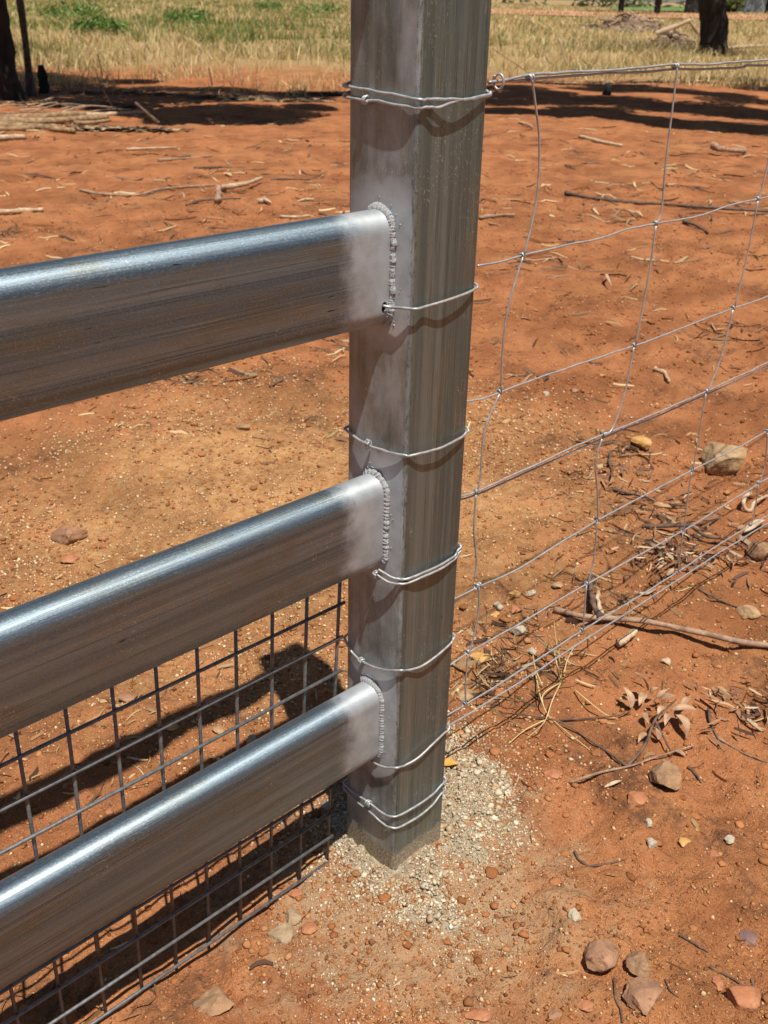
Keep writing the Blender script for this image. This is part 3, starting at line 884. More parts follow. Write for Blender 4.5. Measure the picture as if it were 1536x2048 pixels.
def rock(name, px, py, wpx, hpx, kind, label, seed, cat='rock', tall=0.6, sink=0.35, ang=0.6, group=None):
    x, y = G(px, py)
    s = ppm(x, y)
    sx = 0.5 * wpx / s
    sy = 0.5 * hpx / s * 1.5
    sy = min(sy, sx * 1.3)
    sz = max(sx, sy) * tall
    V = rock_mesh(seed, sx, sy, sz, ang)
    th = math.atan2(CAM_R[1], CAM_R[0]) + random.uniform(-0.25, 0.25)
    o = link_mesh(name, V, ICO3[1], M_ROCK[kind])
    o.data.set_sharp_from_angle(angle=math.radians(38))
    o.rotation_euler = (0, 0, th)
    o.location = (x, y, gz(x, y) + sz * (0.75 - sink * 1.2))
    tag(o, label, cat, group)
    return o

rock('rock', 1195, 1920, 78, 62, 'brown', 'brown angular rock casting a black shadow, left of the trio at lower right', 101, tall=0.62, sink=0.15)
rock('rock', 1277, 1930, 58, 46, 'clod', 'lumpy dirt-coated rock in the middle of the trio at lower right', 102, tall=0.6, sink=0.3, ang=0.3)
rock('rock', 1284, 1998, 96, 60, 'brown', 'largest flat brown slab at the bottom, below the trio rocks', 103, tall=0.45, sink=0.25)
rock('rock', 1490, 2000, 80, 40, 'red', 'long orange-red rock at the bottom right corner', 104, tall=0.6, sink=0.3, ang=0.3)
rock('rock', 1497, 1875, 50, 32, 'purple', 'flat dark purple ironstone pressed into the dirt at right', 105, tall=0.35, sink=0.4)
rock('rock', 1435, 1968, 34, 26, 'red', 'small orange stone between the purple rock and the corner rock', 106)
rock('rock', 1446, 942, 108, 70, 'tan', 'large tan and ochre rock behind the wire fence with deep shadow', 107, tall=0.75, sink=0.08)
rock('rock', 1283, 893, 52, 32, 'yellow', 'ochre lump behind the wire fence, left of the large tan rock', 108, tall=0.7, sink=0.2)
rock('rock', 1497, 1228, 56, 30, 'tan', 'orange-tan stone at right between wire fence and fallen branch', 109, tall=0.6, sink=0.3)
rock('rock', 1520, 1112, 56, 30, 'clod', 'dark broken clod at the right edge below the wire fence', 110, tall=0.7, sink=0.1, ang=0.2)
rock('rock', 143, 1079, 84, 38, 'brown', 'dark reddish-brown rock left, between the two upper rails', 111, tall=0.5, sink=0.2)
rock('rock', 140, 1122, 42, 20, 'red', 'small red stone just below the dark rock between the rails', 112, tall=0.5)
rock('rock', 205, 1078, 24, 14, 'red', 'tiny red stone right beside the dark rock between the rails', 141, tall=0.5)
rock('rock', 488, 857, 32, 14, 'clod', 'small brown clod on the pale sandy patch below the upper rail', 113, tall=0.6)
rock('rock', 1326, 1566, 78, 54, 'clod', 'grey-brown crumbly clod under the dry gum leaf twig', 114, tall=0.62, sink=0.05, ang=0.1)
rock('rock', 1274, 1602, 52, 32, 'red', 'flat red rock beside the crumbly clod at right', 115, tall=0.4, sink=0.3)
rock('rock', 1108, 1552, 40, 22, 'red', 'rounded red stone right of the concrete footing', 116, tall=0.55)
rock('rock', 1150, 1836, 30, 20, 'pale', 'lone pale pebble on open dirt left of the rock trio', 117, tall=0.75, sink=0.1)
rock('rock', 1295, 1648, 20, 17, 'pale', 'white crumb of concrete, upper one of two near the flat red rock', 118, tall=0.7, sink=0.1)
rock('rock', 1301, 1690, 26, 20, 'pale', 'white crumb of concrete, lower one of two near the flat red rock', 119, tall=0.7, sink=0.1)
rock('rock', 1459, 1682, 24, 15, 'pale', 'small whitish stone at right with a dark twig beside it', 120, tall=0.6, sink=0.2)
rock('rock', 1426, 1712, 34, 17, 'red', 'small red stone below the whitish stone at right', 121, tall=0.5)
rock('rock', 1367, 1686, 32, 18, 'yellow', 'flat orange stone right of the white concrete crumbs', 122, tall=0.35)
rock('rock', 1030, 1192, 32, 15, 'yellow', 'yellow stone, left of the pair behind the wires near the post', 123, tall=0.6)
rock('rock', 1062, 1189, 24, 15, 'pale', 'greyish stone right of the yellow stone near the post', 124, tall=0.7)
rock('rock', 996, 1214, 28, 16, 'pale', 'cream stone behind the wires close to the post', 125, tall=0.6)
rock('rock', 1030, 1222, 34, 17, 'red', 'red stone in the pebble cluster behind the wires', 126, tall=0.6)
rock('rock', 992, 1230, 18, 13, 'yellow', 'small yellowish stone under the cream stone by the post', 127)
rock('rock', 1040, 1268, 32, 20, 'pale', 'grey stone with black shadow low in the pebble cluster', 128, tall=0.8, sink=0.1)
rock('rock', 1117, 1172, 28, 13, 'tan', 'pale flat stone behind the wires midway from post to fallen branch', 129, tall=0.4)
rock('rock', 1065, 1305, 24, 15, 'pale', 'pale chip lying between the bottom wires', 130)
rock('rock', 966, 1318, 52, 22, 'yellow', 'flat orange stone close behind the post between the wires', 131, tall=0.35)
rock('rock', 930, 1392, 44, 24, 'tan', 'beige slab against the right side of the post', 132, tall=0.4)
rock('rock', 1148, 783, 20, 10, 'clod', 'dark pebble on the sandy patch between first and second stay', 133)
rock('rock', 1092, 788, 18, 10, 'pale', 'white pebble on the sandy patch right of the post', 134)
rock('rock', 432, 2010, 92, 50, 'clod', 'broad earthy clod at the bottom beside the mesh panel corner', 135, tall=0.4, sink=0.3, ang=0.2)
rock('rock', 587, 1835, 44, 30, 'dust', 'pale concrete lump in front of the mesh panel', 136, tall=0.45, sink=0.35, ang=0.2)
rock('rock', 562, 1870, 52, 38, 'dust', 'pale concrete lump nearest the camera left of the footing', 137, tall=0.4, sink=0.35, ang=0.2)
rock('rock', 618, 1858, 40, 24, 'red', 'reddish clod touching the pale concrete lumps', 138, tall=0.5, sink=0.3)
rock('rock', 590, 1790, 32, 22, 'red', 'red clod just outside the mesh panel bottom wire', 139, tall=0.5, sink=0.3)
rock('rock', 258, 1400, 46, 24, 'brown', 'brown stone seen through the mesh panel left of centre', 140, tall=0.5)
rock('rock', 425, 1405, 48, 24, 'red', 'red stone seen through the mesh below the middle rail', 142, tall=0.5)
rock('rock', 345, 1455, 34, 22, 'yellow', 'ochre stone at the edge of the rail shadow behind the mesh', 143, tall=0.5)
rock('rock', 436, 1462, 26, 17, 'tan', 'tan stone in the rail shadow behind the mesh', 144, tall=0.55)
rock('rock', 220, 1625, 20, 14, 'red', 'small stone on lit dirt just above the lowest rail', 145, tall=0.6)
rock('rock', 1172, 2012, 48, 22, 'red', 'half-buried red stone at the bottom left of the brown slab', 146, tall=0.4, sink=0.45)
rock('rock', 1110, 2030, 34, 20, 'brown', 'half-buried brown stone at the bottom edge', 147, tall=0.4, sink=0.45)
rock('rock', 960, 2030, 64, 24, 'red', 'half-buried flat red stone at the bottom edge below the footing', 148, tall=0.35, sink=0.45)

# gravel and grit: uncountable, one mesh
def scatter(name, n, rmin, rmax, size, colors, seed, flat=0.65, mat=M_GRAVEL, mask=None, angspan=0.60, minw=0.35, cap=2.4, base=None, box=None, jag=None, sink=0.22, hfun=ground_h):
    rg = np.random.default_rng(seed)
    az = math.atan2(CAM_F[1], CAM_F[0])
    th = az + rg.uniform(-angspan, angspan, n * 3)
    r = np.exp(rg.uniform(math.log(rmin), math.log(rmax), n * 3))
    x = CAM_C[0] + r * np.cos(th); y = CAM_C[1] + r * np.sin(th)
    if box:
        x = rg.uniform(box[0], box[1], n * 3); y = rg.uniform(box[2], box[3], n * 3); r = np.hypot(x - CAM_C[0], y - CAM_C[1])
    w = sstep(-0.05, 0.22, fbm(x * 3.1, y * 3.1, 2, seed + 5)) + minw
    if mask is not None: w = w * mask(x, y)
    keep = rg.uniform(size=n * 3) < w
    x, y, r = x[keep][:n], y[keep][:n], r[keep][:n]
    inside = (x > -0.005) & (x < 0.105) & (y > -0.005) & (y < 0.105)
    x, y, r = x[~inside], y[~inside], r[~inside]
    n = len(x)
    sc = np.exp(rg.normal(0, 0.5, n)) * size * np.clip(r / 1.4, 0.75, 4.0) ** 0.75
    sc = np.clip(sc, size * 0.4, size * cap)
    B, BF = base or ICO1
    nb = len(B)
    V = B[None] * (1 + rg.normal(0, jag or (0.20 if nb < 20 else 0.13), (n, nb))[:, :, None])
    st = rg.uniform(0.6, 1.3, (n, 3)); st[:, 2] *= flat
    V = V * st[:, None, :]
    a = rg.uniform(0, 6.283, n); ca, sa = np.cos(a), np.sin(a)
    X = V[:, :, 0] * ca[:, None] - V[:, :, 1] * sa[:, None]
    Y = V[:, :, 0] * sa[:, None] + V[:, :, 1] * ca[:, None]
    V = np.stack([X, Y, V[:, :, 2]], -1) * sc[:, None, None]
    V += np.stack([x, y, hfun(x, y) + sc * sink], -1)[:, None, :]
    F = (BF[None] + (np.arange(n) * nb)[:, None, None]).reshape(-1, 3)
    colors = np.array(colors)
    c = colors[rg.integers(0, len(colors), n)] * rg.uniform(0.7, 1.2, n)[:, None]
    o = link_mesh(name, V.reshape(-1, 3), F, mat, None, False, np.repeat(c, nb, 0))
    return o
DIRT_COLS = [(0.30, 0.115, 0.042), (0.35, 0.145, 0.055), (0.25, 0.095, 0.038), (0.38, 0.18, 0.072), (0.32, 0.125, 0.048), (0.44, 0.24, 0.11), (0.18, 0.078, 0.04)]
SAND_COLS = [(0.52, 0.30, 0.14), (0.60, 0.40, 0.22), (0.42, 0.18, 0.08), (0.64, 0.48, 0.30), (0.45, 0.24, 0.10)]
OCT = (np.array([(1, 0, 0), (-1, 0, 0), (0, 1, 0), (0, -1, 0), (0, 0, 1), (0, 0, -1.0)]), np.array([(0, 2, 4), (2, 1, 4), (1, 3, 4), (3, 0, 4), (2, 0, 5), (1, 2, 5), (3, 1, 5), (0, 3, 5)]))
tag(scatter('gravel', 52000, 0.62, 7.0, 0.0016, DIRT_COLS * 2 + SAND_COLS[:3], 201, 0.8, base=OCT, cap=3.0), 'fine red and sandy gravel strewn over the bare dirt', 'gravel', kind='stuff')
tag(scatter('soil_crumbs', 9000, 0.62, 12.0, 0.0028, DIRT_COLS[:5], 202, 0.5, minw=0.06, cap=2.6), 'red soil crumbs and small clods scattered on the dirt', 'soil', kind='stuff')
tag(scatter('soil_clods', 700, 0.62, 9.0, 0.0046, DIRT_COLS[:5], 206, 0.4, minw=0.02, cap=2.0, base=ICO2), 'larger crumbly red soil clods lying in drifts on the dirt', 'soil', kind='stuff')
def sandm(x, y): return np.clip(1.5 - np.hypot((x - 0.62) * 0.85, y - 1.0) * 1.25, 0, 1)
tag(scatter('sand_grains', 26000, 1.0, 4.5, 0.0019, SAND_COLS, 203, mask=sandm, base=OCT), 'yellowish coarse sand on the pale patch behind the rails', 'sand', kind='stuff')
def cm_(x, y): return sstep(-0.13, 0.03, conc_mask(x, y)) * (1.0)
CONC_COLS = [(0.50, 0.41, 0.28), (0.42, 0.33, 0.21), (0.60, 0.52, 0.39), (0.38, 0.26, 0.15), (0.56, 0.47, 0.34)]
def cl_(x, y): return sstep(-0.035, 0.03, conc_mask(x, y)) * (0.25 + 0.75 * sstep(-0.1, 0.15, fbm(x * 21, y * 21, 2, 131)))
def top_h(x, y): return np.maximum(ground_h(x, y), np.where(conc_mask(x, y) > -0.03, foot_h(x, y), -1.0))
FB = (-0.26, 0.40, -0.28, 0.34)
def cdust(x, y):
    front = np.exp(-(((x + 0.055) / 0.11) ** 2 + ((y + 0.075) / 0.11) ** 2)) * sstep(-0.3, 0.15, fbm(x * 12, y * 12, 3, 133))
    return np.maximum(sstep(-0.10, 0.03, conc_mask(x, y)), front) * 0.75
CRUMB_COLS = CONC_COLS + [(0.46, 0.30, 0.17), (0.36, 0.19, 0.10), (0.50, 0.36, 0.22)]
tag(scatter('concrete_crumbs', 21000, 0.7, 2, 0.0015, CRUMB_COLS, 204, 0.8, mask=cdust, minw=0.9, cap=2.2, base=OCT, box=FB, hfun=top_h), 'pale concrete crumbs lying round the footing', 'rubble', kind='stuff')
tag(scatter('concrete_rubble', 7000, 0.7, 2, 0.0025, CONC_COLS, 207, 0.65, mask=cl_, minw=1.0, cap=2.3, box=FB, jag=0.32, sink=0.25, hfun=top_h), 'packed pale concrete lumps crowning the footing beside the post', 'rubble', kind='stuff')

# ------------------------------------------------------------------ plant litter
vd_ = np.array([CAM_F[0], CAM_F[1]]) / math.hypot(CAM_F[0], CAM_F[1]); rd_ = np.array([vd_[1], -vd_[0]])
def slivers(name, n, rmin, rmax, lmin, lmax, wid, colors, seed, mask=None, angspan=0.60, lift=0.004, spots=None):
    rg = np.random.default_rng(seed)
    az = math.atan2(CAM_F[1], CAM_F[0])
    th = az + rg.uniform(-angspan, angspan, n * 6)
    r = np.exp(rg.uniform(math.log(rmin), math.log(rmax), n * 6))
    x = CAM_C[0] + r * np.cos(th); y = CAM_C[1] + r * np.sin(th)
    w = sstep(0.0, 0.28, fbm(x * 2.3, y * 2.3, 2, seed)) + 0.06
    if mask is not None: w = mask(x, y)
    keep = rg.uniform(size=n * 6) < w
    x, y, r = x[keep][:n], y[keep][:n], r[keep][:n]
    if spots:
        si = rg.integers(0, len(spots), n); sp = np.array(spots)[si]
        u, v = rg.normal(size=n) * sp[:, 2], rg.normal(size=n) * sp[:, 3]
        x = sp[:, 0] + rd_[0] * u + vd_[0] * v; y = sp[:, 1] + rd_[1] * u + vd_[1] * v; r = np.hypot(x - CAM_C[0], y - CAM_C[1])
    n = len(x)
    L = rg.uniform(lmin, lmax, n) * np.clip(r / 2.0, 1, 3); a = rg.uniform(0, 6.283, n)
    wd = wid * rg.uniform(0.5, 1.6, n) * np.clip(r / 2.0, 1, 4)
    bend = rg.normal(0, 0.22, n) * L
    ts = np.array([-0.5, -0.17, 0.17, 0.5]); prof = np.array([0.25, 1, 0.9, 0.15])
    dx, dy = np.cos(a), np.sin(a)
    cx = x[:, None] + dx[:, None] * ts * L[:, None] - dy[:, None] * (bend[:, None] * (0.25 - ts ** 2))
    cy = y[:, None] + dy[:, None] * ts * L[:, None] + dx[:, None] * (bend[:, None] * (0.25 - ts ** 2))
    hw = 0.5 * wd[:, None] * prof
    tilt = rg.normal(0, 0.0025, (n, 2))
    zc = ground_h(cx, cy) + lift * rg.uniform(0.3, 1.6, n)[:, None]
    A = np.stack([cx - dy[:, None] * hw, cy + dx[:, None] * hw, zc + tilt[:, :1]], -1)
    Bv = np.stack([cx + dy[:, None] * hw, cy - dx[:, None] * hw, zc + tilt[:, 1:]], -1)
    V = np.concatenate([A, Bv], 1).reshape(-1, 3)
    f = np.array([[0, 1, 5, 4], [1, 2, 6, 5], [2, 3, 7, 6]])
    F = (f[None] + (np.arange(n) * 8)[:, None, None]).reshape(-1, 4)
    cols = np.array(colors)[rg.integers(0, len(colors), n)] * rg.uniform(0.7, 1.25, n)[:, None]
    return link_mesh(name, V, F, M_LITTER, None, False, np.repeat(cols, 8, 0))
STRAWC = [(0.50, 0.36, 0.17), (0.58, 0.44, 0.25), (0.38, 0.23, 0.11), (0.30, 0.16, 0.085), (0.14, 0.08, 0.05)]
tag(slivers('straw_litter', 1500, 0.8, 12, 0.010, 0.040, 0.0020, STRAWC, 301), 'short straw pieces and bark shreds scattered over the dirt', 'straw', kind='stuff')
def spot(px, py, wpx, hpx):
    x, y = G(px, py); q = ppm(x, y); return (x, y, 0.5 * wpx / q, 0.9 * hpx / q)
tag(slivers('bark_litter', 430, 1.2, 3.2, 0.010, 0.046, 0.0038, [(0.40, 0.25, 0.14), (0.33, 0.18, 0.10), (0.52, 0.39, 0.25), (0.16, 0.085, 0.055), (0.25, 0.13, 0.075), (0.10, 0.055, 0.04)], 302, lift=0.010,
            spots=[spot(1340, 1110, 110, 55), spot(1330, 1120, 70, 35), spot(1480, 1420, 110, 45), spot(1350, 1030, 140, 60), spot(1480, 1130, 110, 60), spot(1240, 960, 120, 60)]), 'tan bark flakes and leaf scraps heaped under the wire fence', 'litter', kind='stuff')
tag(slivers('twig_litter', 420, 1.2, 3.0, 0.015, 0.06, 0.0020, [(0.16, 0.09, 0.055), (0.26, 0.16, 0.09), (0.42, 0.30, 0.16), (0.09, 0.05, 0.035)], 303, lift=0.006,
            spots=[spot(1010, 1290, 80, 70), spot(980, 1370, 60, 50), spot(1240, 900, 80, 40), spot(1300, 1060, 150, 60), spot(1200, 1190, 120, 60), spot(1100, 1330, 160, 80)]), 'thin dead twiglets among the pebbles right of the post', 'litter', kind='stuff')
tag(slivers('dead_twiglets', 1500, 3.0, 11, 0.02, 0.075, 0.0035, [(0.13, 0.075, 0.045), (0.24, 0.14, 0.08), (0.42, 0.30, 0.17), (0.08, 0.045, 0.03)], 304, lift=0.006), 'scattered dead twiglets on the red dirt farther back', 'litter', kind='stuff')
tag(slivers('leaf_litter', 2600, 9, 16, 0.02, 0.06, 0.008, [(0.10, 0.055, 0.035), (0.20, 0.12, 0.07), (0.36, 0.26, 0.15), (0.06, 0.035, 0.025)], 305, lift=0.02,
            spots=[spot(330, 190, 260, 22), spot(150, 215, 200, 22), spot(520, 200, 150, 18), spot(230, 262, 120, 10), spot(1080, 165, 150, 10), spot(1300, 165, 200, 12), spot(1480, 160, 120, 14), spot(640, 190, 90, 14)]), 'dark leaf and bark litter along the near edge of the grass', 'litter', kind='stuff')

def stick(name, pts, rpx, mat, label, cat='stick', seed=0, lift=1.0, n=8, taper=0.5, heights=None, rough=0.10, group=None, parent=None):
    W = []
    for i, (px, py) in enumerate(pts):
        x, y = G(px, py)
        W.append([x, y])
    s = ppm(W[len(W) // 2][0], W[len(W) // 2][1])
    r = rpx / s
    path = []
    for i, (x, y) in enumerate(W):
        hz = heights[i] / s if heights else 0.0
        path.append((x, y, gz(x, y) + r * lift + hz))
    if heights:
        for i in range(len(path)):
            if heights[i]:
                # raised ends: keep them over the place the photograph shows
                d = ray(*pts[i]); z = path[i][2]; t = (z - CAM_C[2]) / d[2]
                q = CAM_C + d * t; path[i] = (q[0], q[1], z)
    pp = catmull(path, 7)
    rg = np.random.default_rng(seed + 900)
    L = np.linspace(0, 1, len(pp))
    rad = r * (1 - taper * L) * (1 + 0.5 * vnoise(L * 9, L * 0 + seed, 12))
    pp[:, 0] += r * 0.9 * vnoise(L * 7, L * 0 + seed, 13); pp[:, 1] += r * 0.9 * vnoise(L * 7, L * 0 + seed, 14)
    V, F = tube(pp, rad, n, True, rough * 0.5, seed)
    c = np.array(path[0]); 
    o = link_mesh(name, V - np.array([c[0], c[1], 0]), F, mat)
    o.location = (c[0], c[1], 0)
    if parent is not None:
        bpy.context.view_layer.update(); child(o, parent)
    else: tag(o, label, cat, group)
    return o

fb = thing('fallen_branch', 'long bark-peeled branch with a curved dark fork lying under the wire fence', 'branch', (*G(1300, 1250), 0))
bpy.context.view_layer.update()
stick('limb', [(1112, 1224), (1170, 1233), (1240, 1238), (1300, 1244), (1400, 1266), (1480, 1283), (1560, 1293)], 6.2, M_STICK_MID, '', seed=1, taper=0.1, parent=fb, heights=[0, 6, 10, 14, 16, 14, 12])
stick('fork', [(1200, 1232), (1186, 1205), (1180, 1175), (1184, 1150)], 7, M_STICK_DARK, '', seed=2, parent=fb, heights=[8, 10, 12, 14])
stick('fork', [(1202, 1228), (1196, 1200), (1194, 1180)], 6, M_STICK_PALE, '', seed=3, parent=fb, heights=[8, 8, 6])
stick('peeled_bark', [(1238, 1286), (1256, 1274), (1272, 1260)], 7, M_STICK_PALE, '', seed=4, parent=fb, heights=[4, 6, 6], taper=0.2)
stick('stick', [(1284, 1057), (1330, 1051), (1380, 1052), (1410, 1072), (1445, 1077), (1485, 1092)], 4.5, M_STICK_DARK, 'dark bent stick across the bark litter behind the wires', seed=5, heights=[0, 10, 14, 6, 8, 4])
stick('bark_curl', [(1500, 985), (1488, 1000), (1490, 1018), (1502, 1020), (1515, 1000), (1536, 992)], 5, M_STICK_PALE, 'pale curled bark strip near the right edge below the tan rock', 'bark', seed=6, heights=[4, 14, 4, 2, 8, 8])
stick('stick', [(1310, 742), (1330, 752), (1338, 768)], 5, M_STICK_PALE, 'short pale crooked stick behind the wires above the tan rock', seed=7)
stick('stick', [(1222, 905), (1220, 925), (1226, 945), (1220, 955)], 3, M_STICK_DARK, 'short dark crooked twig right of the second stay wire', seed=8, heights=[6, 6, 4, 0])
stick('stick', [(1225, 982), (1260, 990), (1310, 1002)], 4, M_STICK_DARK, 'thin dark stick on the edge of the sandy patch', seed=9)
stick('twig', [(1150, 1706), (1158, 1722), (1185, 1733), (1220, 1728), (1250, 1722)], 3, M_STICK_DARK, 'thin curved dark twig like a smile on open red dirt', 'twig', seed=10)
stick('twig', [(1228, 1962), (1230, 1990), (1238, 2015), (1245, 2046)], 3.5, M_STICK_DARK, 'dark root-like twig left of the brown slab at the bottom', 'twig', seed=11)
stick('twig', [(1420, 1938), (1452, 1953), (1485, 1972)], 4, M_STICK_DARK, 'straight dark stick above the bottom right corner rock', 'twig', seed=12)
stick('twig', [(1503, 1960), (1510, 1980), (1536, 1998)], 3, M_STICK_DARK, 'dark twig touching the corner rock at bottom right', 'twig', seed=13)
stick('twig', [(1360, 1872), (1385, 1888), (1415, 1905)], 3.5, M_STICK_DARK, 'short dark stick between the rock trio and the purple ironstone', 'twig', seed=14)
stick('twig', [(1375, 1535), (1392, 1552), (1402, 1568)], 3.5, M_STICK_DARK, 'short dark stick right of the crumbly clod', 'twig', seed=15)
stick('twig', [(1418, 1412), (1422, 1445), (1436, 1480), (1438, 1500)], 3.2, M_STICK_DARK, 'thin wavy dark twig right of the dry gum leaves', 'twig', seed=16, heights=[8, 4, 0, 0])
stick('twig', [(1436, 1478), (1490, 1510), (1536, 1526)], 2.6, M_STICK_MID, 'long thin brown stem running to the right edge', 'twig', seed=17)
stick('twig', [(1330, 1960), (1342, 1985), (1358, 1995)], 2.2, M_STICK_DARK, 'hair-thin curved twig between the rock trio and the orange stone', 'twig', seed=18)
stick('twig', [(1395, 1180), (1470, 1215), (1536, 1235)], 2.5, M_STICK_DARK, 'thin dark stem lying above the fallen branch at right', 'twig', seed=19)
# middle distance
stick('stick', [(162, 383), (200, 391), (270, 393), (330, 380), (430, 374)], 3.5, M_STICK_MID, 'long thin curved stick lying on the dirt at left', seed=20)
stick('stick', [(445, 384), (460, 372), (490, 367), (525, 355)], 6.5, M_STICK_PALE, 'pale knobbly stick pointing right behind the upper rail', seed=21, heights=[0, 6, 5, 4])
stick('peg_stump', [(437, 409), (436, 392), (437, 374)], 7, M_STICK_MID, 'short grey broken stub standing upright beside the knobbly stick', 'stump', seed=22, heights=[0, 12, 26], taper=0.2)
stick('stick', [(372, 413), (400, 404), (440, 401), (480, 400)], 3, M_STICK_DARK, 'thin dark stick at the foot of the upright stub', seed=23)
stick('stick', [(-10, 431), (40, 428), (90, 425)], 6, M_STICK_PALE, 'pale stick cut by the left edge above the upper rail', seed=24, taper=0.2)
stick('stick', [(318, 324), (360, 321), (425, 315)], 3.5, M_STICK_MID, 'thin brown stick, middle one of three behind the left dirt strip', seed=25)
stick('stick', [(252, 301), (300, 299), (352, 296)], 2.5, M_STICK_PALE, 'thin pale stick, farthest of three on the left dirt strip', seed=26)
stick('stick', [(388, 338), (420, 337), (455, 336)], 2.6, M_STICK_DARK, 'thin dark stick, nearest of three on the left dirt strip', seed=27)
stick('stick', [(540, 362), (570, 360), (620, 362)], 2.6, M_STICK_DARK, 'thin dark twig right of the knobbly stick', seed=28)
stick('stick', [(560, 436), (590, 437), (622, 434)], 3, M_STICK_PALE, 'pale splinter just above the upper rail near the post', seed=29)
stick('bark_chip', [(520, 408), (528, 403), (540, 410)], 5, M_STICK_PALE, 'pale triangular bark chip behind the upper rail', 'bark', seed=30)
stick('stick', [(1130, 390), (1180, 400), (1250, 408), (1320, 412), (1420, 420), (1560, 430)], 4.5, M_STICK_DARK, 'long dark branch lying across the dirt behind the wire fence', seed=31)
stick('stick', [(1425, 290), (1440, 298), (1488, 310)], 7, M_STICK_MID, 'short thick brown branch piece beyond the wires at right', seed=32, heights=[10, 6, 0])
stick('stick', [(958, 440), (990, 436), (1032, 433)], 4.5, M_STICK_MID, 'grey-brown stick touching the right side of the post', seed=33)
stick('stick', [(1160, 277), (1200, 287), (1245, 295)], 4, M_STICK_PALE, 'bleached forked stick beyond the first two stays', seed=34)
stick('stick', [(1365, 445), (1395, 456), (1418, 470)], 4, M_STICK_DARK, 'dark stub of wood just below the long dark branch', seed=35)
stick('stick', [(1040, 248), (1055, 252), (1066, 258)], 3, M_STICK_PALE, 'small pale twig at the shade edge right of the post', seed=36)
stick('stick', [(235, 770), (300, 760), (390, 735)], 2.2, M_STICK_DARK, 'hair-thin dark stem below the upper rail at left', seed=37)
stick('stick', [(540, 775), (580, 755), (615, 735)], 3, M_STICK_DARK, 'thin dark twig below the upper rail near the post', seed=38)

# gum leaves
def leaf(base, tip, width, mat, curl=0.2, bow=0.0, name='leaf', parent=None, up=(0, 0, 1)):
    b, t = np.array(base, float), np.array(tip, float)
    d = t - b; L = np.linalg.norm(d); d /= L
    u = np.array(up, float); s = np.cross(d, u); s /= np.linalg.norm(s) + 1e-9; n = np.cross(s, d)
    ks = np.linspace(0, 1, 12)
    V = []
    for k in ks:
        w = width * (math.sin(math.pi * min(1, k * 1.02) ** 0.72) ** 0.9 + 0.03)
        c = b + d * L * k + n * curl * L * math.sin(math.pi * k) + s * bow * L * math.sin(math.pi * k)
        for a in (-1, -0.5, 0, 0.5, 1):
            V.append(c + s * w * 0.5 * a + n * w * 0.22 * (a * a))
    F = []
    for i in range(11):
        for a in range(4):
            q = i * 5 + a
            F.append((q, q + 1, q + 6, q + 5))
    o = link_mesh(name, np.array(V), F, mat)
    md = o.modifiers.new('thickness', 'SOLIDIFY'); md.thickness = 0.0004
    if parent is not None: child(o, parent)
    return o
def gp(px, py, hpx=0.0):
    x, y = G(px, py); s = ppm(x, y); z = gz(x, y) + hpx / s + 0.002
    if hpx:
        d = ray(px, py); t = (z - CAM_C[2]) / d[2]; q = CAM_C + d * t; return (q[0], q[1], z)
    return (x, y, z)
gt = thing('gum_leaf_twig', 'fallen dry gum twig with curled pinkish leaves on the red dirt', 'twig', gp(1330, 1460))
bpy.context.view_layer.update()
def stem(pts, rpx, mat, parent, seed=0):
    W = [gp(*p) for p in pts]; s = ppm(W[0][0], W[0][1])
    V, F = tube(catmull(W, 6), np.linspace(rpx, rpx * 0.5, (len(W) - 1) * 6 + 1) / s, 7, True, 0.06, seed)
    child(link_mesh('stem', V, F, mat), parent)
stem([(1255, 1532, 4), (1290, 1490, 10), (1310, 1440, 25), (1335, 1415, 35), (1352, 1400, 38)], 3.4, M_STICK_DARK, gt)
stem([(1140, 1565, 2), (1200, 1545, 6), (1260, 1532, 6), (1310, 1515, 8), (1390, 1490, 6)], 3.2, M_STICK_MID, gt, 2)
stem([(1255, 1533, 5), (1180, 1480, 6), (1110, 1440, 6), (1000, 1425, 3)], 2.8, M_STICK_DARK, gt, 3)
stem([(1310, 1440, 25), (1330, 1480, 12), (1345, 1510, 8)], 2.6, M_STICK_DARK, gt, 4)
stem([(1120, 1440, 5), (1170, 1437, 5), (1240, 1430, 6), (1262, 1420, 8)], 2.2, M_STICK_DARK, gt, 5)
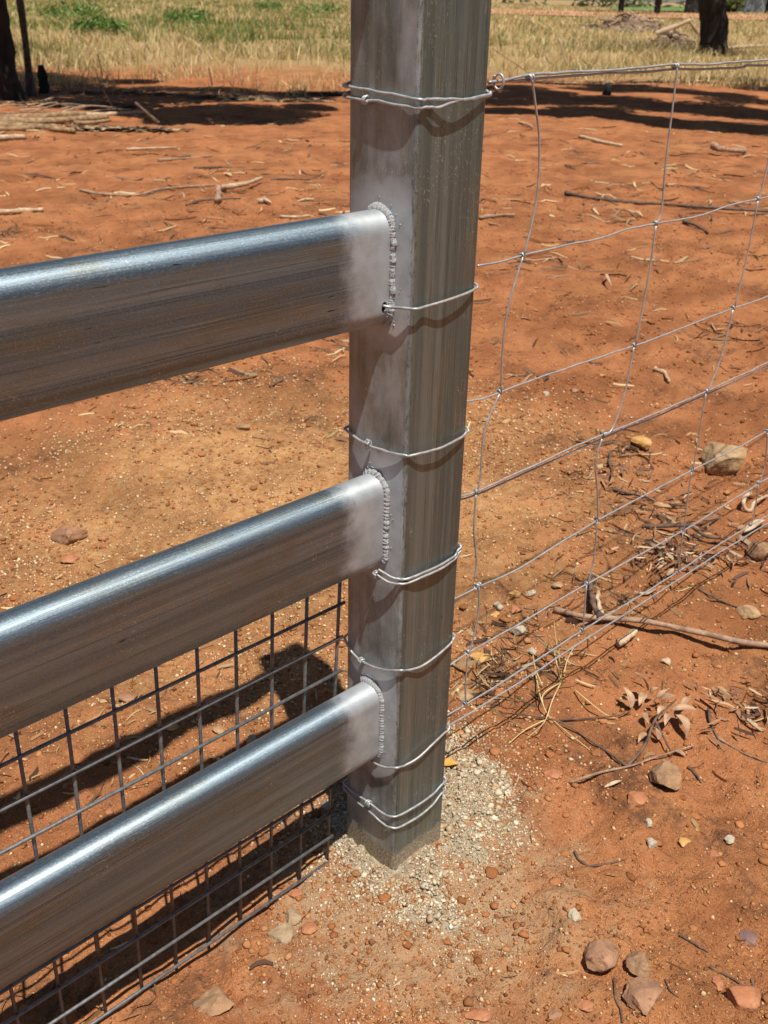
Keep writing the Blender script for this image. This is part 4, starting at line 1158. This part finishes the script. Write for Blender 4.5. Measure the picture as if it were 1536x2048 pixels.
for (a, b, w, cu, bo) in [
    ((1296, 1382, 22), (1270, 1345, 60), 18, 0.10, 0.08), ((1290, 1385, 18), (1278, 1412, 20), 16, 0.1, 0.0),
    ((1300, 1385, 20), (1318, 1375, 26), 13, 0.15, 0.1), ((1262, 1418, 8), (1245, 1372, 30), 15, 0.12, 0.1),
    ((1322, 1402, 30), (1352, 1392, 34), 20, 0.1, 0.0), ((1310, 1408, 25), (1302, 1396, 36), 14, 0.1, 0.0),
    ((1340, 1420, 34), (1398, 1422, 30), 17, 0.14, 0.06), ((1350, 1426, 30), (1372, 1478, 4), 16, 0.2, -0.12),
    ((1345, 1430, 26), (1330, 1452, 22), 14, 0.15, 0.1), ((1355, 1425, 26), (1362, 1452, 8), 14, 0.15, 0.0),
    ((1318, 1480, 8), (1312, 1455, 20), 12, 0.1, 0.0), ((1335, 1520, 5), (1342, 1545, 16), 13, 0.1, 0.1),
    ((1290, 1425, 12), (1298, 1448, 10), 11, 0.1, 0.1), ((1256, 1400, 12), (1238, 1398, 14), 13, 0.1, 0.0), ((1330, 1412, 30), (1318, 1440, 16), 13, 0.2, 0.1), ((1362, 1418, 26), (1388, 1400, 20), 12, 0.2, -0.1), ((1300, 1470, 10), (1276, 1486, 6), 12, 0.12, 0.1), ((1348, 1500, 8), (1372, 1512, 4), 12, 0.15, 0.1), ((1312, 1396, 24), (1336, 1378, 30), 12, 0.12, 0.1)]:
    s = ppm(*G(1320, 1430))
    leaf(gp(*a), gp(*b), w / s, M_LEAF_PINK, cu, bo, 'leaf', gt)
o = leaf(gp(884, 1530, 8), gp(916, 1528, 3), 0.017, M_LEAF_ORANGE, 0.1, 0.0, 'leaf')
tag(o, 'single small orange leaf tucked against the right foot of the post', 'leaf')
o = leaf(gp(1333, 1152, 6), gp(1347, 1136, 8), 0.010, M_STICK_PALE, 0.25, 0.2, 'leaf')
tag(o, 'curled whitish leaf below the bark litter behind the wires', 'leaf')
for i, (a, b, w, lb) in enumerate([((1217, 556, 3), (1224, 572, 8), 0.014, 'small white fluffy leaf on the dirt between first and second stay'),
                                   ((1488, 1065, 6), (1530, 1040, 12), 0.02, 'pale broad leaf at the right edge above the dark clod'),
                                   ((1340, 1330, 4), (1318, 1262 + 60, 3), 0.016, 'flat tan leaf between the fallen branch and the gum twig'),
                                   ((1208, 1575, 3), (1245, 1560, 6), 0.006, 'pale straw scrap just left of the flat red rock at right'),
                                   ((640, 1465, 4), (655, 1445, 5), 0.012, 'tan leaf in the post shadow behind the mesh'),
                                   ((498, 1500, 2), (502, 1465, 6), 0.014, 'long tan gum leaf behind the mesh right of the lit gap')]):
    o = leaf(gp(*a), gp(*b), w, M_STICK_PALE, 0.15, 0.1, 'leaf'); tag(o, lb, 'leaf')

# dry straw tuft at the fence
tf = thing('dry_grass_tuft', 'sparse straw-coloured grass stems leaning across the wires right of the post', 'grass', gp(1120, 1360))
bpy.context.view_layer.update()
for i, pts in enumerate([[(1120, 1365, 2), (1108, 1300, 50), (1100, 1290, 60), (1094, 1262, 90)], [(1122, 1365, 2), (1118, 1310, 60), (1112, 1280, 80), (1108, 1240, 110)],
                         [(1122, 1365, 2), (1105, 1400, 30), (1088, 1445, 20), (1052, 1478, 4)], [(1120, 1366, 2), (1086, 1390, 20), (1093, 1425, 12), (1120, 1452, 6), (1180, 1500, 2)],
                         [(1150, 1380, 3), (1180, 1405, 12), (1210, 1428, 8), (1236, 1438, 2)], [(1085, 1372, 3), (1072, 1340, 30), (1066, 1310, 50)],
                         [(1070, 1340, 4), (1080, 1390, 20), (1090, 1420, 10)], [(1128, 1352, 2), (1134, 1322, 30), (1150, 1290, 50)],
                         [(1090, 1440, 4), (1050, 1460, 6), (1018, 1487, 2)]]):
    W = [gp(*p) for p in pts]; s = ppm(W[0][0], W[0][1])
    V, F = tube(catmull(W, 6), np.linspace(1.7, 0.7, (len(W) - 1) * 6 + 1) / s, 5)
    child(link_mesh('grass_stem', V, F, M_STRAW), tf)

# ------------------------------------------------------------------ paddock grass
def paddock_grass():
    rg = np.random.default_rng(401)
    az = math.atan2(CAM_F[1], CAM_F[0])
    nt_ = 11500; per = 12
    th = az + rg.uniform(-0.58, 0.58, nt_ * 2)
    r = np.exp(rg.uniform(math.log(12.2), math.log(170), nt_ * 2))
    x = CAM_C[0] + r * np.cos(th); y = CAM_C[1] + r * np.sin(th)
    side = np.sin(th - az)                                # negative = right
    edge = 13.4 + 3.0 * sstep(0.05, -0.15, side) + 2.2 * fbm(x * 0.6, y * 0.6, 3, 7)
    w = sstep(-0.5, 2.2, r - edge) * (0.12 + 0.88 * sstep(-0.12, 0.12, fbm(x * 0.8, y * 0.8, 2, 9)))
    k = rg.uniform(size=len(x)) < w
    x, y, r, side = x[k][:nt_], y[k][:nt_], r[k][:nt_], side[k][:nt_]
    n0 = len(x)
    x = np.repeat(x, per) + rg.normal(0, 0.13, n0 * per) * np.repeat(np.clip(r / 16, 1, 6), per)
    y = np.repeat(y, per) + rg.normal(0, 0.13, n0 * per) * np.repeat(np.clip(r / 16, 1, 6), per)
    r = np.repeat(r, per); side = np.repeat(side, per)
    n = len(x)
    hgt = (0.07 + 0.25 * rg.uniform(size=n) ** 1.5 + 0.12 * fbm(x * 0.8, y * 0.8, 2, 19)) * np.clip(0.55 + (r - 12) / 8, 0.5, 1.25) * np.where(side < -0.02, 0.8, 1.0)
    a = rg.uniform(0, 6.283, n)
    lean = rg.normal(0, 0.85, n) * hgt
    wd = 0.0045 * rg.uniform(0.6, 1.5, n) * np.clip(r / 13, 1, 8)
    dx, dy = np.cos(a), np.sin(a)
    fa = rg.uniform(0, 6.283, n); wx, wy = np.cos(fa) * wd, np.sin(fa) * wd
    z0 = ground_h(x, y)
    def pt(t, s):
        return np.stack([x + dx * lean * t * t + s * wx * (1 - 0.7 * t), y + dy * lean * t * t + s * wy * (1 - 0.7 * t), z0 - 0.01 + hgt * t * (1 - 0.12 * t)], -1)
    V = np.stack([pt(0, -1), pt(0, 1), pt(0.55, -1), pt(0.55, 1), pt(1.0, 0)], 1)
    F4 = np.array([[0, 1, 3], [0, 3, 2], [2, 3, 4]])
    F = (F4[None] + (np.arange(n) * 5)[:, None, None]).reshape(-1, 3)
    straw = np.array([(0.58, 0.42, 0.18), (0.70, 0.54, 0.28), (0.42, 0.28, 0.11), (0.78, 0.63, 0.36)])[rg.integers(0, 4, n)]
    green = np.array([(0.14, 0.19, 0.04), (0.22, 0.26, 0.07), (0.28, 0.29, 0.085), (0.09, 0.14, 0.03)])[rg.integers(0, 4, n)]
    gsel = sstep(15.0, 21, r + 6 * fbm(x * 0.33, y * 0.33, 3, 71)) * np.where(side > -0.02, 0.90, 0.32) * sstep(-0.25, 0.2, fbm(x * 0.5, y * 0.5, 2, 81) + 0.12)
    g = rg.uniform(size=n) < gsel
    c = np.where(g[:, None], green, straw) * rg.uniform(0.65, 1.2, n)[:, None]
    o = link_mesh('paddock_grass', V.reshape(-1, 3), F, M_GRASS, None, False, np.repeat(c, 5, 0))
    tag(o, 'tall straw-coloured dry grass turning green farther back in the paddock', 'grass', kind='stuff')
paddock_grass()

# ------------------------------------------------------------------ foliage helper
def leaf_cloud(centers, radii, n, lsize, seed, cols, flatz=0.7, shell=0.5):
    rg = np.random.default_rng(seed)
    ci = rg.integers(0, len(centers), n)
    C = np.array(centers)[ci]; Rr = np.array(radii)[ci]
    d = rg.normal(size=(n, 3)); d /= np.linalg.norm(d, axis=1)[:, None]
    rad = rg.uniform(0, 1, n) ** shell
    p = C + d * (Rr * rad)[:, None] * np.array([1, 1, flatz])
    u = rg.normal(size=(n, 3)); u /= np.linalg.norm(u, axis=1)[:, None]
    v = np.cross(u, rg.normal(size=(n, 3))); v /= np.linalg.norm(v, axis=1)[:, None]
    L = lsize * rg.uniform(0.6, 1.4, n)
    a = u * L[:, None]; b = v * (L * 0.26)[:, None]
    V = np.stack([p - a, p + b, p + a, p - b], 1).reshape(-1, 3)
    F = (np.array([[0, 1, 2, 3]])[None] + (np.arange(n) * 4)[:, None, None]).reshape(-1, 4)
    c = np.array(cols)[rg.integers(0, len(cols), n)] * rg.uniform(0.7, 1.3, n)[:, None]
    return V, F, np.repeat(c, 4, 0)
LEAFC = [(0.055, 0.075, 0.025), (0.08, 0.10, 0.035), (0.045, 0.06, 0.02), (0.10, 0.115, 0.05)]

def tree(name, label, base, r0, r1, trunk_top, mat, crown, seed, limbs, group=None, lean=(0, 0), nleaf=5000, lsize=0.09, flare=1.25):
    """crown: list of (dx,dy,z,radius); limbs join the trunk to the crown lobes"""
    x, y = base; z0 = gz(x, y)
    t = thing(name, label, 'tree', (x, y, z0), group)
    bpy.context.view_layer.update()
    rg = np.random.default_rng(seed)
    hs = np.array([-0.15, 0.0, 0.12, 0.35, 0.8, 1.5, 2.4, 3.4, trunk_top])
    hs = hs[hs <= trunk_top]
    path = np.stack([x + lean[0] * hs + 0.02 * np.sin(hs * 2 + seed), y + lean[1] * hs + 0.02 * np.cos(hs * 1.7 + seed), z0 + hs], 1)
    path = catmull(path, 6)
    q = np.linspace(0, 1, len(path))
    hh = path[:, 2] - z0
    rad = r0 + (r1 - r0) * np.clip(hh / trunk_top, 0, 1) + r0 * (flare - 1) * np.exp(-np.clip(hh, 0, None) / 0.12)
    V, F = tube(path, rad, 22, True, 0.0, seed)
    ctr = np.repeat(path, 22, 0)
    nn = np.array([mnoise.fractal(Vector((v[0] * 9, v[1] * 9, v[2] * 2.2)), 1.0, 2.0, 4) for v in V])
    V = V + (V - ctr) * (0.22 * nn)[:, None]
    child(link_mesh('trunk', V, F, mat), t)
    top = path[-1]
    for (dx, dy, z, r) in crown[:limbs]:
        e = np.array([x + dx, y + dy, z])
        s_ = path[int(len(path) * rg.uniform(0.72, 0.95))]
        mid = s_ * 0.5 + e * 0.5 + np.array([0, 0, 0.25])
        lp = catmull([s_, mid, e], 7)
        V, F = tube(lp, np.linspace(r1 * 0.7, 0.015, len(lp)), 8, True, 0.08, seed)
        child(link_mesh('limb', V, F, mat), t)
    if nleaf:
        V, F, c = leaf_cloud([(x + a, y + b, z) for a, b, z, r in crown], [r for a, b, z, r in crown], nleaf, lsize, seed, LEAFC)
        child(link_mesh('crown', V, F, M_FOLIAGE, None, False, c), t)
    return t

K = np.array([0.135, 0.34])              # how far a shadow moves per metre of height
def shade(px, py, z, base):              # crown lobe whose shadow falls where the photograph shows shade
    g = np.array(G(px, py)) - K * z
    return g[0] - base[0], g[1] - base[1], z
lb = G(5, 200)
cr = []
for (px, py, z, r) in [(150, 172, 3.2, 0.55), (230, 190, 3.4, 0.6), (320, 200, 3.3, 0.55), (400, 222, 3.1, 0.5), (480, 215, 3.4, 0.55), (540, 240, 3.0, 0.40), (260, 165, 3.8, 0.45), (90, 185, 3.6, 0.5), (400, 195, 4.0, 0.6), (470, 238, 2.9, 0.5), (180, 205, 3.0, 0.6), (330, 180, 3.6, 0.6), (560, 225, 3.3, 0.5), (120, 160, 3.6, 0.7), (10, 196, 2.6, 0.6), (0, 160, 3.4, 0.8), (5, 120, 3.6, 0.8), (60, 150, 3.4, 0.6), (600, 196, 3.5, 0.45), (650, 188, 3.6, 0.4), (520, 188, 3.7, 0.45), (440, 180, 3.9, 0.5), (240, 215, 3.2, 0.45), (350, 240, 3.0, 0.3), (300, 225, 3.1, 0.4), (200, 180, 3.7, 0.5), (620, 215, 3.3, 0.3)]:
    a, b, z = shade(px, py, z, lb); cr.append((a, b, z, r))
tree('gum_tree', 'big black-barked tree trunk at the left edge behind the bark pile', lb, 0.20, 0.14, 3.2, M_BARK, cr, 31, 6, lean=(-0.02, 0.0), nleaf=30000, lsize=0.085)
tree('gum_sapling', 'slim mottled sapling trunk right beside the big black tree at left', G(62, 192), 0.040, 0.034, 2.6, M_BARK2, [(0, 0, 3.0, 0.6), (0.3, 0.2, 3.4, 0.5)], 32, 2, nleaf=900, lsize=0.08, flare=1.5)
rb = G(1426, 108)
tree('gum_tree', 'thick dark leaning tree trunk at upper right beside the brush heap', rb, 0.31, 0.24, 3.6, M_BARK, [(-0.5, -0.9, 3.9, 1.2), (-0.2, -1.3, 4.6, 1.3), (0.5, -0.5, 5.0, 1.5), (-1.2, 0.4, 5.6, 1.5), (0.3, 1.0, 6.2, 1.4), (1.4, 0.4, 5.6, 1.2)], 33, 4, lean=(-0.16, 0.10), nleaf=4200, lsize=0.12, flare=1.15)
ob = VR(9.5, 6.2)
cr = []
for (px, py, z, r) in [(1010, 190, 3.6, 0.55), (1080, 185, 3.4, 0.5), (1150, 200, 3.7, 0.55), (1230, 200, 3.6, 0.6), (1310, 215, 3.4, 0.6), (1390, 215, 3.6, 0.65), (1460, 225, 3.5, 0.6), (1530, 230, 3.4, 0.6), (1250, 235, 3.2, 0.35), (1360, 250, 3.1, 0.4), (1480, 255, 3.0, 0.45), (1440, 190, 4.2, 0.5), (1020, 222, 3.2, 0.4), (1120, 225, 3.3, 0.4), (1330, 180, 4.2, 0.6), (1010, 175, 3.9, 0.6), (1100, 200, 3.6, 0.6), (1200, 180, 4.0, 0.6), (1180, 220, 3.4, 0.5), (1420, 250, 3.2, 0.5), (1300, 240, 3.2, 0.4), (1540, 262, 3.1, 0.5), (1500, 200, 3.9, 0.7), (1240, 172, 4.1, 0.5), (1550, 180, 4.0, 0.7), (1000, 205, 3.5, 0.5)]:
    a, b, z = shade(px, py, z, ob); cr.append((a, b, z, r))
tree('gum_tree', 'tree out of view at right whose crown shades the dirt beyond the wires', ob, 0.16, 0.11, 3.0, M_BARK, cr, 34, 9, nleaf=42000, lsize=0.085)
# trees round about, mirrored in the post's faces
for i, (d, s, lbl) in enumerate([(-3.0, 11.0, 'tree well to the right of the fence line'), (-8.0, 13.5, 'tree behind the photographer to the right'), (3.5, 15.0, 'tree far out to the right of the picture'), (-12, 4.0, 'tree directly behind the photographer'), (2.0, -13.0, 'tree out to the left of the picture'), (7.0, -14.5, 'farther tree out to the left of the picture')]):
    tree('gum_tree', lbl, VR(d, s), 0.2, 0.13, 3.2, M_BARK, [(0.4, 0, 3.4, 1.6), (-1.0, 0.6, 3.9, 1.5), (0.2, -1.1, 4.4, 1.5), (0.6, 0.9, 2.6, 1.2), (-0.6, -0.8, 2.2, 1.2)], 40 + i, 4, nleaf=3500, lsize=0.14)

# charred stump, small black stump in the shade on the right
def stump(px, py, hpx, wpx, label, seed, mat=M_CHAR):
    x, y = G(px, py); s = ppm(x, y)
    h, r = hpx / s, 0.5 * wpx / s
    ks = np.linspace(0, 1, 9)
    V, F = tube([(x + 0.04 * h * math.sin(k * 3), y, gz(x, y) - 0.03 + (h + 0.03) * k) for k in ks], r * (1.15 - 0.25 * ks - 0.45 * np.clip(ks - 0.75, 0, 1) * 3), 14, True, 0.10, seed)
    tag(link_mesh('stump', V, F, mat), label, 'stump')
stump(88, 187, 52, 18, 'charred black pointed stump beside the slim sapling at left', 51)
stump(1213, 190, 22, 16, 'small black burnt stump in the shade beyond the wires', 52)

# bark strips and dead branches at the left
def far_stick(name, pts, r, mat, label, cat, seed, group=None, taper=0.4):
    """pts: (px, py, height in metres above the ground)"""
    W = []
    for px, py, h in pts:
        x, y = G(px, py)
        z = gz(x, y) + h
        if h:
            d = ray(px, py)
            # the pixel is the raised point: stay at the ground distance of the first point
            x0, y0 = G(pts[0][0], pts[0][1])
            dist = np.hypot(x0 - CAM_C[0], y0 - CAM_C[1]); t = dist / np.hypot(d[0], d[1])
            q = CAM_C + d * t; W.append(q)
        else: W.append(np.array([x, y, z + r * 0.7]))
    pp = catmull(W, 6)
    rg = np.random.default_rng(seed)
    L = np.linspace(0, 1, len(pp))
    V, F = tube(pp, r * np.linspace(1, 1 - taper, len(pp)) * (1 + 0.35 * vnoise(L * 6, L * 0 + seed, 15)), 8, True, 0.05, seed)
    o = link_mesh(name, V, F, mat)
    return tag(o, label, cat, group)
for i, (pts, r, lbl) in enumerate([
    ([(-15, 247, 0), (60, 243, 0), (130, 238, 0), (170, 236, 0)], 0.040, 'topmost long bark strip of the pile at the left edge'),
    ([(-15, 253, 0), (80, 250, 0), (150, 246, 0), (215, 241, 0)], 0.042, 'light split bark strip in the middle of the left pile'),
    ([(-15, 258, 0), (50, 258, 0), (100, 262, 0), (152, 268, 0)], 0.034, 'lowest bark strip of the left pile, angled towards the camera'),
    ([(-15, 263, 0), (30, 262, 0), (72, 260, 0)], 0.026, 'short bark strip at the bottom left of the pile'),
    ([(150, 250, 0), (190, 248, 0), (220, 244, 0)], 0.022, 'short torn bark piece at the right end of the pile')]):
    far_stick('bark_strip', pts, r, M_BARKSTRIP, lbl, 'bark', 60 + i, 'bark strips piled at left', 0.3)
far_stick('branch', [(170, 234, 0), (230, 231, 0), (288, 228, 0)], 0.022, M_STICK_PALE, 'pale straight branch end sticking out right of the bark pile', 'branch', 66)
far_stick('bark_strip', [(-10, 282, 0), (20, 280, 0), (50, 279, 0)], 0.03, M_STICK_PALE, 'short pale bark piece lying apart in front of the left pile', 'bark', 67)
rgb_ = random.Random(5)
for i in range(22):
    x0, y0 = rgb_.uniform(-20, 150), rgb_.uniform(205, 236)
    ang = rgb_.uniform(-0.5, 0.4); L = rgb_.uniform(50, 120)
    pts = [(x0, y0, 0), (x0 + L * 0.5, y0 - 6 + L * 0.25 * ang, 0.12), (x0 + L, y0 + L * 0.35 * ang - rgb_.uniform(-4, 10), 0.2)]
    far_stick('dead_branch', pts, 0.007, M_STICK_MID if i % 3 else M_STICK_PALE, 'thin grey dead branch in the tangle below the left trees', 'branch', 70 + i, 'dead branches tangled below the left trees', 0.5)
# dead sticks standing in the grass
for i, (a, b, r, mt, lbl) in enumerate([
    ((205, 152), (195, 108), 0.012, M_STICK_DARK, 'dark upright stick at the grass edge right of the charred stump'),
    ((228, 222), (206, 178), 0.010, M_STICK_MID, 'thin leaning stick standing in the left shade'),
    ((318, 250), (270, 205), 0.020, M_STICK_DARK, 'thick leaning dead limb in the shade at left'),
    ((288, 68), (272, 42), 0.022, M_STICK_PALE, 'short pale leaning stick in green grass, left one of two'),
    ((478, 75), (464, 40), 0.022, M_STICK_PALE, 'pale leaning stick in green grass, right one of two'),
    ((484, 170), (470, 118), 0.012, M_STICK_PALE, 'pale slim stick leaning at the straw edge below the rail fence top left'),
    ((424, 172), (417, 135), 0.010, M_STICK_DARK, 'short dark stick at the straw edge in the middle left'),
    ((612, 86), (564, 14), 0.020, M_STICK_MID, 'long leaning dead stick in the grass left of the post'),
    ((1133, 132), (1118, 78), 0.022, M_STICK_PALE, 'pale stick standing in straw right of the post'),
    ((1072, 156), (984, 96), 0.012, M_STICK_MID, 'long thin stick leaning down toward the first stay wire'),
    ((1002, 105), (997, 64), 0.014, M_STICK_DARK, 'short dark upright stick in straw close right of the post'),
    ((1100, 128), (1080, 98), 0.010, M_STICK_MID, 'short leaning stick between post and the pale stick')]):
    far_stick('dead_stick', [(a[0], a[1], 0), ((a[0] + b[0]) / 2 + 1, (a[1] + b[1]) / 2, 0.2), (b[0], b[1], 0.4)], r, mt, lbl, 'stick', 120 + i)

# green weeds in the left paddock
for i, (px, py, w, lbl) in enumerate([(205, 78, 1.1, 'bright green leafy weed in the middle of the left paddock'), (640, 30, 2.2, 'green bush at the top just left of the post'), (540, 20, 1.4, 'dim olive bush at the top left of the post bush'), (150, 40, 1.8, 'green weed clump behind the slim sapling'), (380, 48, 1.4, 'low green weed clump in the middle of the green grass')]):
    x, y = G(px, py)
    V, F, c = leaf_cloud([(x, y, 0.25), (x + w * .25, y - w * .2, 0.2), (x - w * .3, y + w * .25, 0.2)], [w * 0.40, w * 0.32, w * 0.32], 700, 0.06 + 0.015 * w, 130 + i, [(0.10, 0.19, 0.035), (0.15, 0.25, 0.05), (0.07, 0.13, 0.025)], 0.6)
    V[:, 2] = np.maximum(V[:, 2], 0.02)
    t = thing('weed', lbl, 'weed', (x, y, gz(x, y))); bpy.context.view_layer.update()
    child(link_mesh('foliage', V, F, M_FOLIAGE, None, False, c), t)
    V, F = tube([(x, y, gz(x, y) - 0.02), (x, y, 0.15), (x + 0.03, y, 0.3)], 0.015, 6); child(link_mesh('stem', V, F, M_STICK_MID), t)

# brush heap on the right
def heap(px, py, wpx, hpx, label, seed):
    x, y = G(px, py); s = ppm(x, y); w = 0.5 * wpx / s; h = hpx / s
    g = np.linspace(-1.2, 1.2, 44)
    X, Y = np.meshgrid(g, g, indexing='ij')
    Z = h * 0.8 * np.exp(-(X ** 2 + Y ** 2) ** 2 * 2.6) + h * 1.1 * fbm(X * 3.2, Y * 3.2, 4, seed) * np.exp(-(X ** 2 + Y ** 2) * 1.4)
    ca, sa = rd
    WX = x + (X * ca - Y * sa) * w; WYy = y + (X * sa + Y * ca) * w
    V = np.stack([WX, WYy, ground_h(WX, WYy) + Z - 0.03], -1).reshape(-1, 3)
    n1 = len(g); i, j = np.meshgrid(np.arange(n1 - 1), np.arange(n1 - 1), indexing='ij')
    F = np.stack([i * n1 + j, (i + 1) * n1 + j, (i + 1) * n1 + j + 1, i * n1 + j + 1], -1).reshape(-1, 4)
    t = thing('brush_heap', label, 'brush heap', (x, y, 0)); bpy.context.view_layer.update()
    child(link_mesh('soil_mound', V, F, mat_simple('heap_soil_%d' % seed, (0.10, 0.062, 0.04), (0.30, 0.20, 0.12), 2.6, 1, 0, 1, 0.1)), t)
    rg = np.random.default_rng(seed)
    for k in range(80):
        a, rr = rg.uniform(0, 6.283), w * rg.uniform(0.05, 0.95)
        cx, cy = x + rr * math.cos(a), y + rr * math.sin(a)
        zz = h * math.exp(-(rr / w) ** 2 * 2.2) + 0.06
        L = w * rg.uniform(0.15, 0.45); b = rg.uniform(0, 6.283); e = rg.normal(0, 0.22)
        d = np.array([math.cos(b), math.sin(b), e]) * L * 0.5
        c0 = np.array([cx, cy, zz])
        V, F = tube(catmull([c0 - d, c0 + rg.normal(0, 0.05, 3), c0 + d], 4), 0.012 + 0.02 * rg.uniform() * w / 1.5, 6, True, 0.1, k)
        child(link_mesh('stick', V, F, [M_STICK_MID, M_STICK_DARK, M_STICK_PALE][k % 3]), t)
heap(1258, 64, 190, 25, 'dark heap of pushed-up soil and dead branches in the paddock at right', 141)
heap(1345, 88, 100, 16, 'low tangle of bleached sticks between the heap and the thick dark trunk', 142)
far_stick('log', [(1312, 72, 0), (1345, 56, 0.5), (1382, 40, 0.8)], 0.10, M_STICK_PALE, 'long pale log propped on the brush left of the thick trunk', 'log', 150)
far_stick('log', [(1402, 78, 0), (1392, 60, 0.4), (1380, 44, 0.7)], 0.07, M_STICK_MID, 'dark prop branch meeting the pale log beside the trunk', 'log', 151)
# pale litter to the right of the trunk
far_stick('branch', [(1450, 100, 0), (1490, 96, 0), (1545, 94, 0)], 0.05, M_STICK_PALE, 'pale fallen branch right of the thick dark trunk', 'branch', 152)

# far things along the top right
M_TIN = mat_simple('corrugated_tin', (0.34, 0.38, 0.40), (0.44, 0.47, 0.48), 2, 0.5, 0.4, 0)
sx, sy = VR(128, 43.5)
sh = thing('tin_shed', 'pale grey ribbed tin shed at the far top right corner', 'shed', (sx, sy, 0)); bpy.context.view_layer.update()
ca, sa = rd
def shp(u, v, z): return (sx + rd[0] * u + vd[0] * v, sy + rd[1] * u + vd[1] * v, z)
V = []; F = []
for k in range(60):
    u = -4 + 8 * k / 59; v = 0.06 * (k % 2)
    V += [shp(u, v, -0.2), shp(u, v, 3.2)]
for k in range(59): F.append((2 * k, 2 * k + 2, 2 * k + 3, 2 * k + 1))
child(link_mesh('front_wall', V, F, M_TIN, None, False), sh)
child(link_mesh('side_wall', [shp(u, v, z) for u in (-4, 4) for v, z in ((0, -0.2), (6, -0.2), (6, 3.2), (0, 3.2))], [(0, 1, 2, 3), (4, 5, 6, 7)], M_TIN, None, False), sh)
child(link_mesh('roof', [shp(-4.3, -0.3, 3.15), shp(4.3, -0.3, 3.15), shp(4.3, 6.3, 4.2), shp(-4.3, 6.3, 4.2)], [(0, 1, 2, 3)], M_TIN, None, False), sh)
child(MB().box((-0.01, -0.01, 0), (0.01, 0.01, 0.01)).build('handle', M_TIN, None, False), sh).location = shp(0, -0.05, 1)
for i, (d, s, lbl, r) in enumerate([(95, 19.0, 'thin dark far trunk left of the lawn', 0.22), (92, 21.4, 'thin dark far trunk in front of the lawn', 0.26), (104, 27.3, 'left trunk of the far dark trunk pair right of the lawn', 0.6), (106, 29.0, 'right trunk of the far dark trunk pair right of the lawn', 0.7), (118, 35.2, 'far dark bush trunk left of the tin shed', 0.5), (124, 41.0, 'far dark trunk in front of the shed corner', 0.35)]):
    tree('far_tree', lbl, VR(d, s), r, r * 0.8, 4.0, M_BARK, [(0, 0, 5.5, 2.2), (1, 1, 6.5, 2.0), (-1, -0.6, 6.2, 2.0)], 160 + i, 0, nleaf=700, lsize=0.4, flare=1.1)
x, y = VR(117, 33.6)
t = thing('shrub', 'far yellow-green shrub left of the tin shed', 'shrub', (x, y, 0)); bpy.context.view_layer.update()
V, F, c = leaf_cloud([(x, y, 1.5), (x + 1, y - 1, 1.2)], [1.7, 1.4], 800, 0.3, 171, [(0.10, 0.13, 0.03), (0.16, 0.17, 0.05), (0.05, 0.07, 0.02)]); V[:, 2] = np.maximum(V[:, 2], 0.05)
child(link_mesh('foliage', V, F, M_FOLIAGE, None, False, c), t)
V, F = tube([(x, y, -0.1), (x, y, 1.5)], 0.1, 6); child(link_mesh('stem', V, F, M_BARK), t)

# the bush all round the paddock
def woodland():
    rg = np.random.default_rng(181)
    cs, rs = [], []
    for k in range(260):
        a = rg.uniform(0, 2 * math.pi); d = rg.uniform(0, 1)
        rel = (a - math.atan2(vd[1], vd[0]) + math.pi) % (2 * math.pi) - math.pi
        R0 = 150 + 60 * d if abs(rel) < 0.9 else 38 + 30 * d
        cs.append((CAM_C[0] + R0 * math.cos(a), CAM_C[1] + R0 * math.sin(a), rg.uniform(2.0, 6.0))); rs.append(rg.uniform(3, 5) * (1.6 if R0 > 140 else 1))
    V, F, c = leaf_cloud(cs, rs, 26000, 0.75, 182, LEAFC, 0.9)
    V[:, 2] = np.maximum(V[:, 2], 0.0)
    tag(link_mesh('distant_woodland', V, F, M_FOLIAGE, None, False, c), 'dark eucalypt woodland standing all round the paddock', 'woodland', kind='stuff')
woodland()
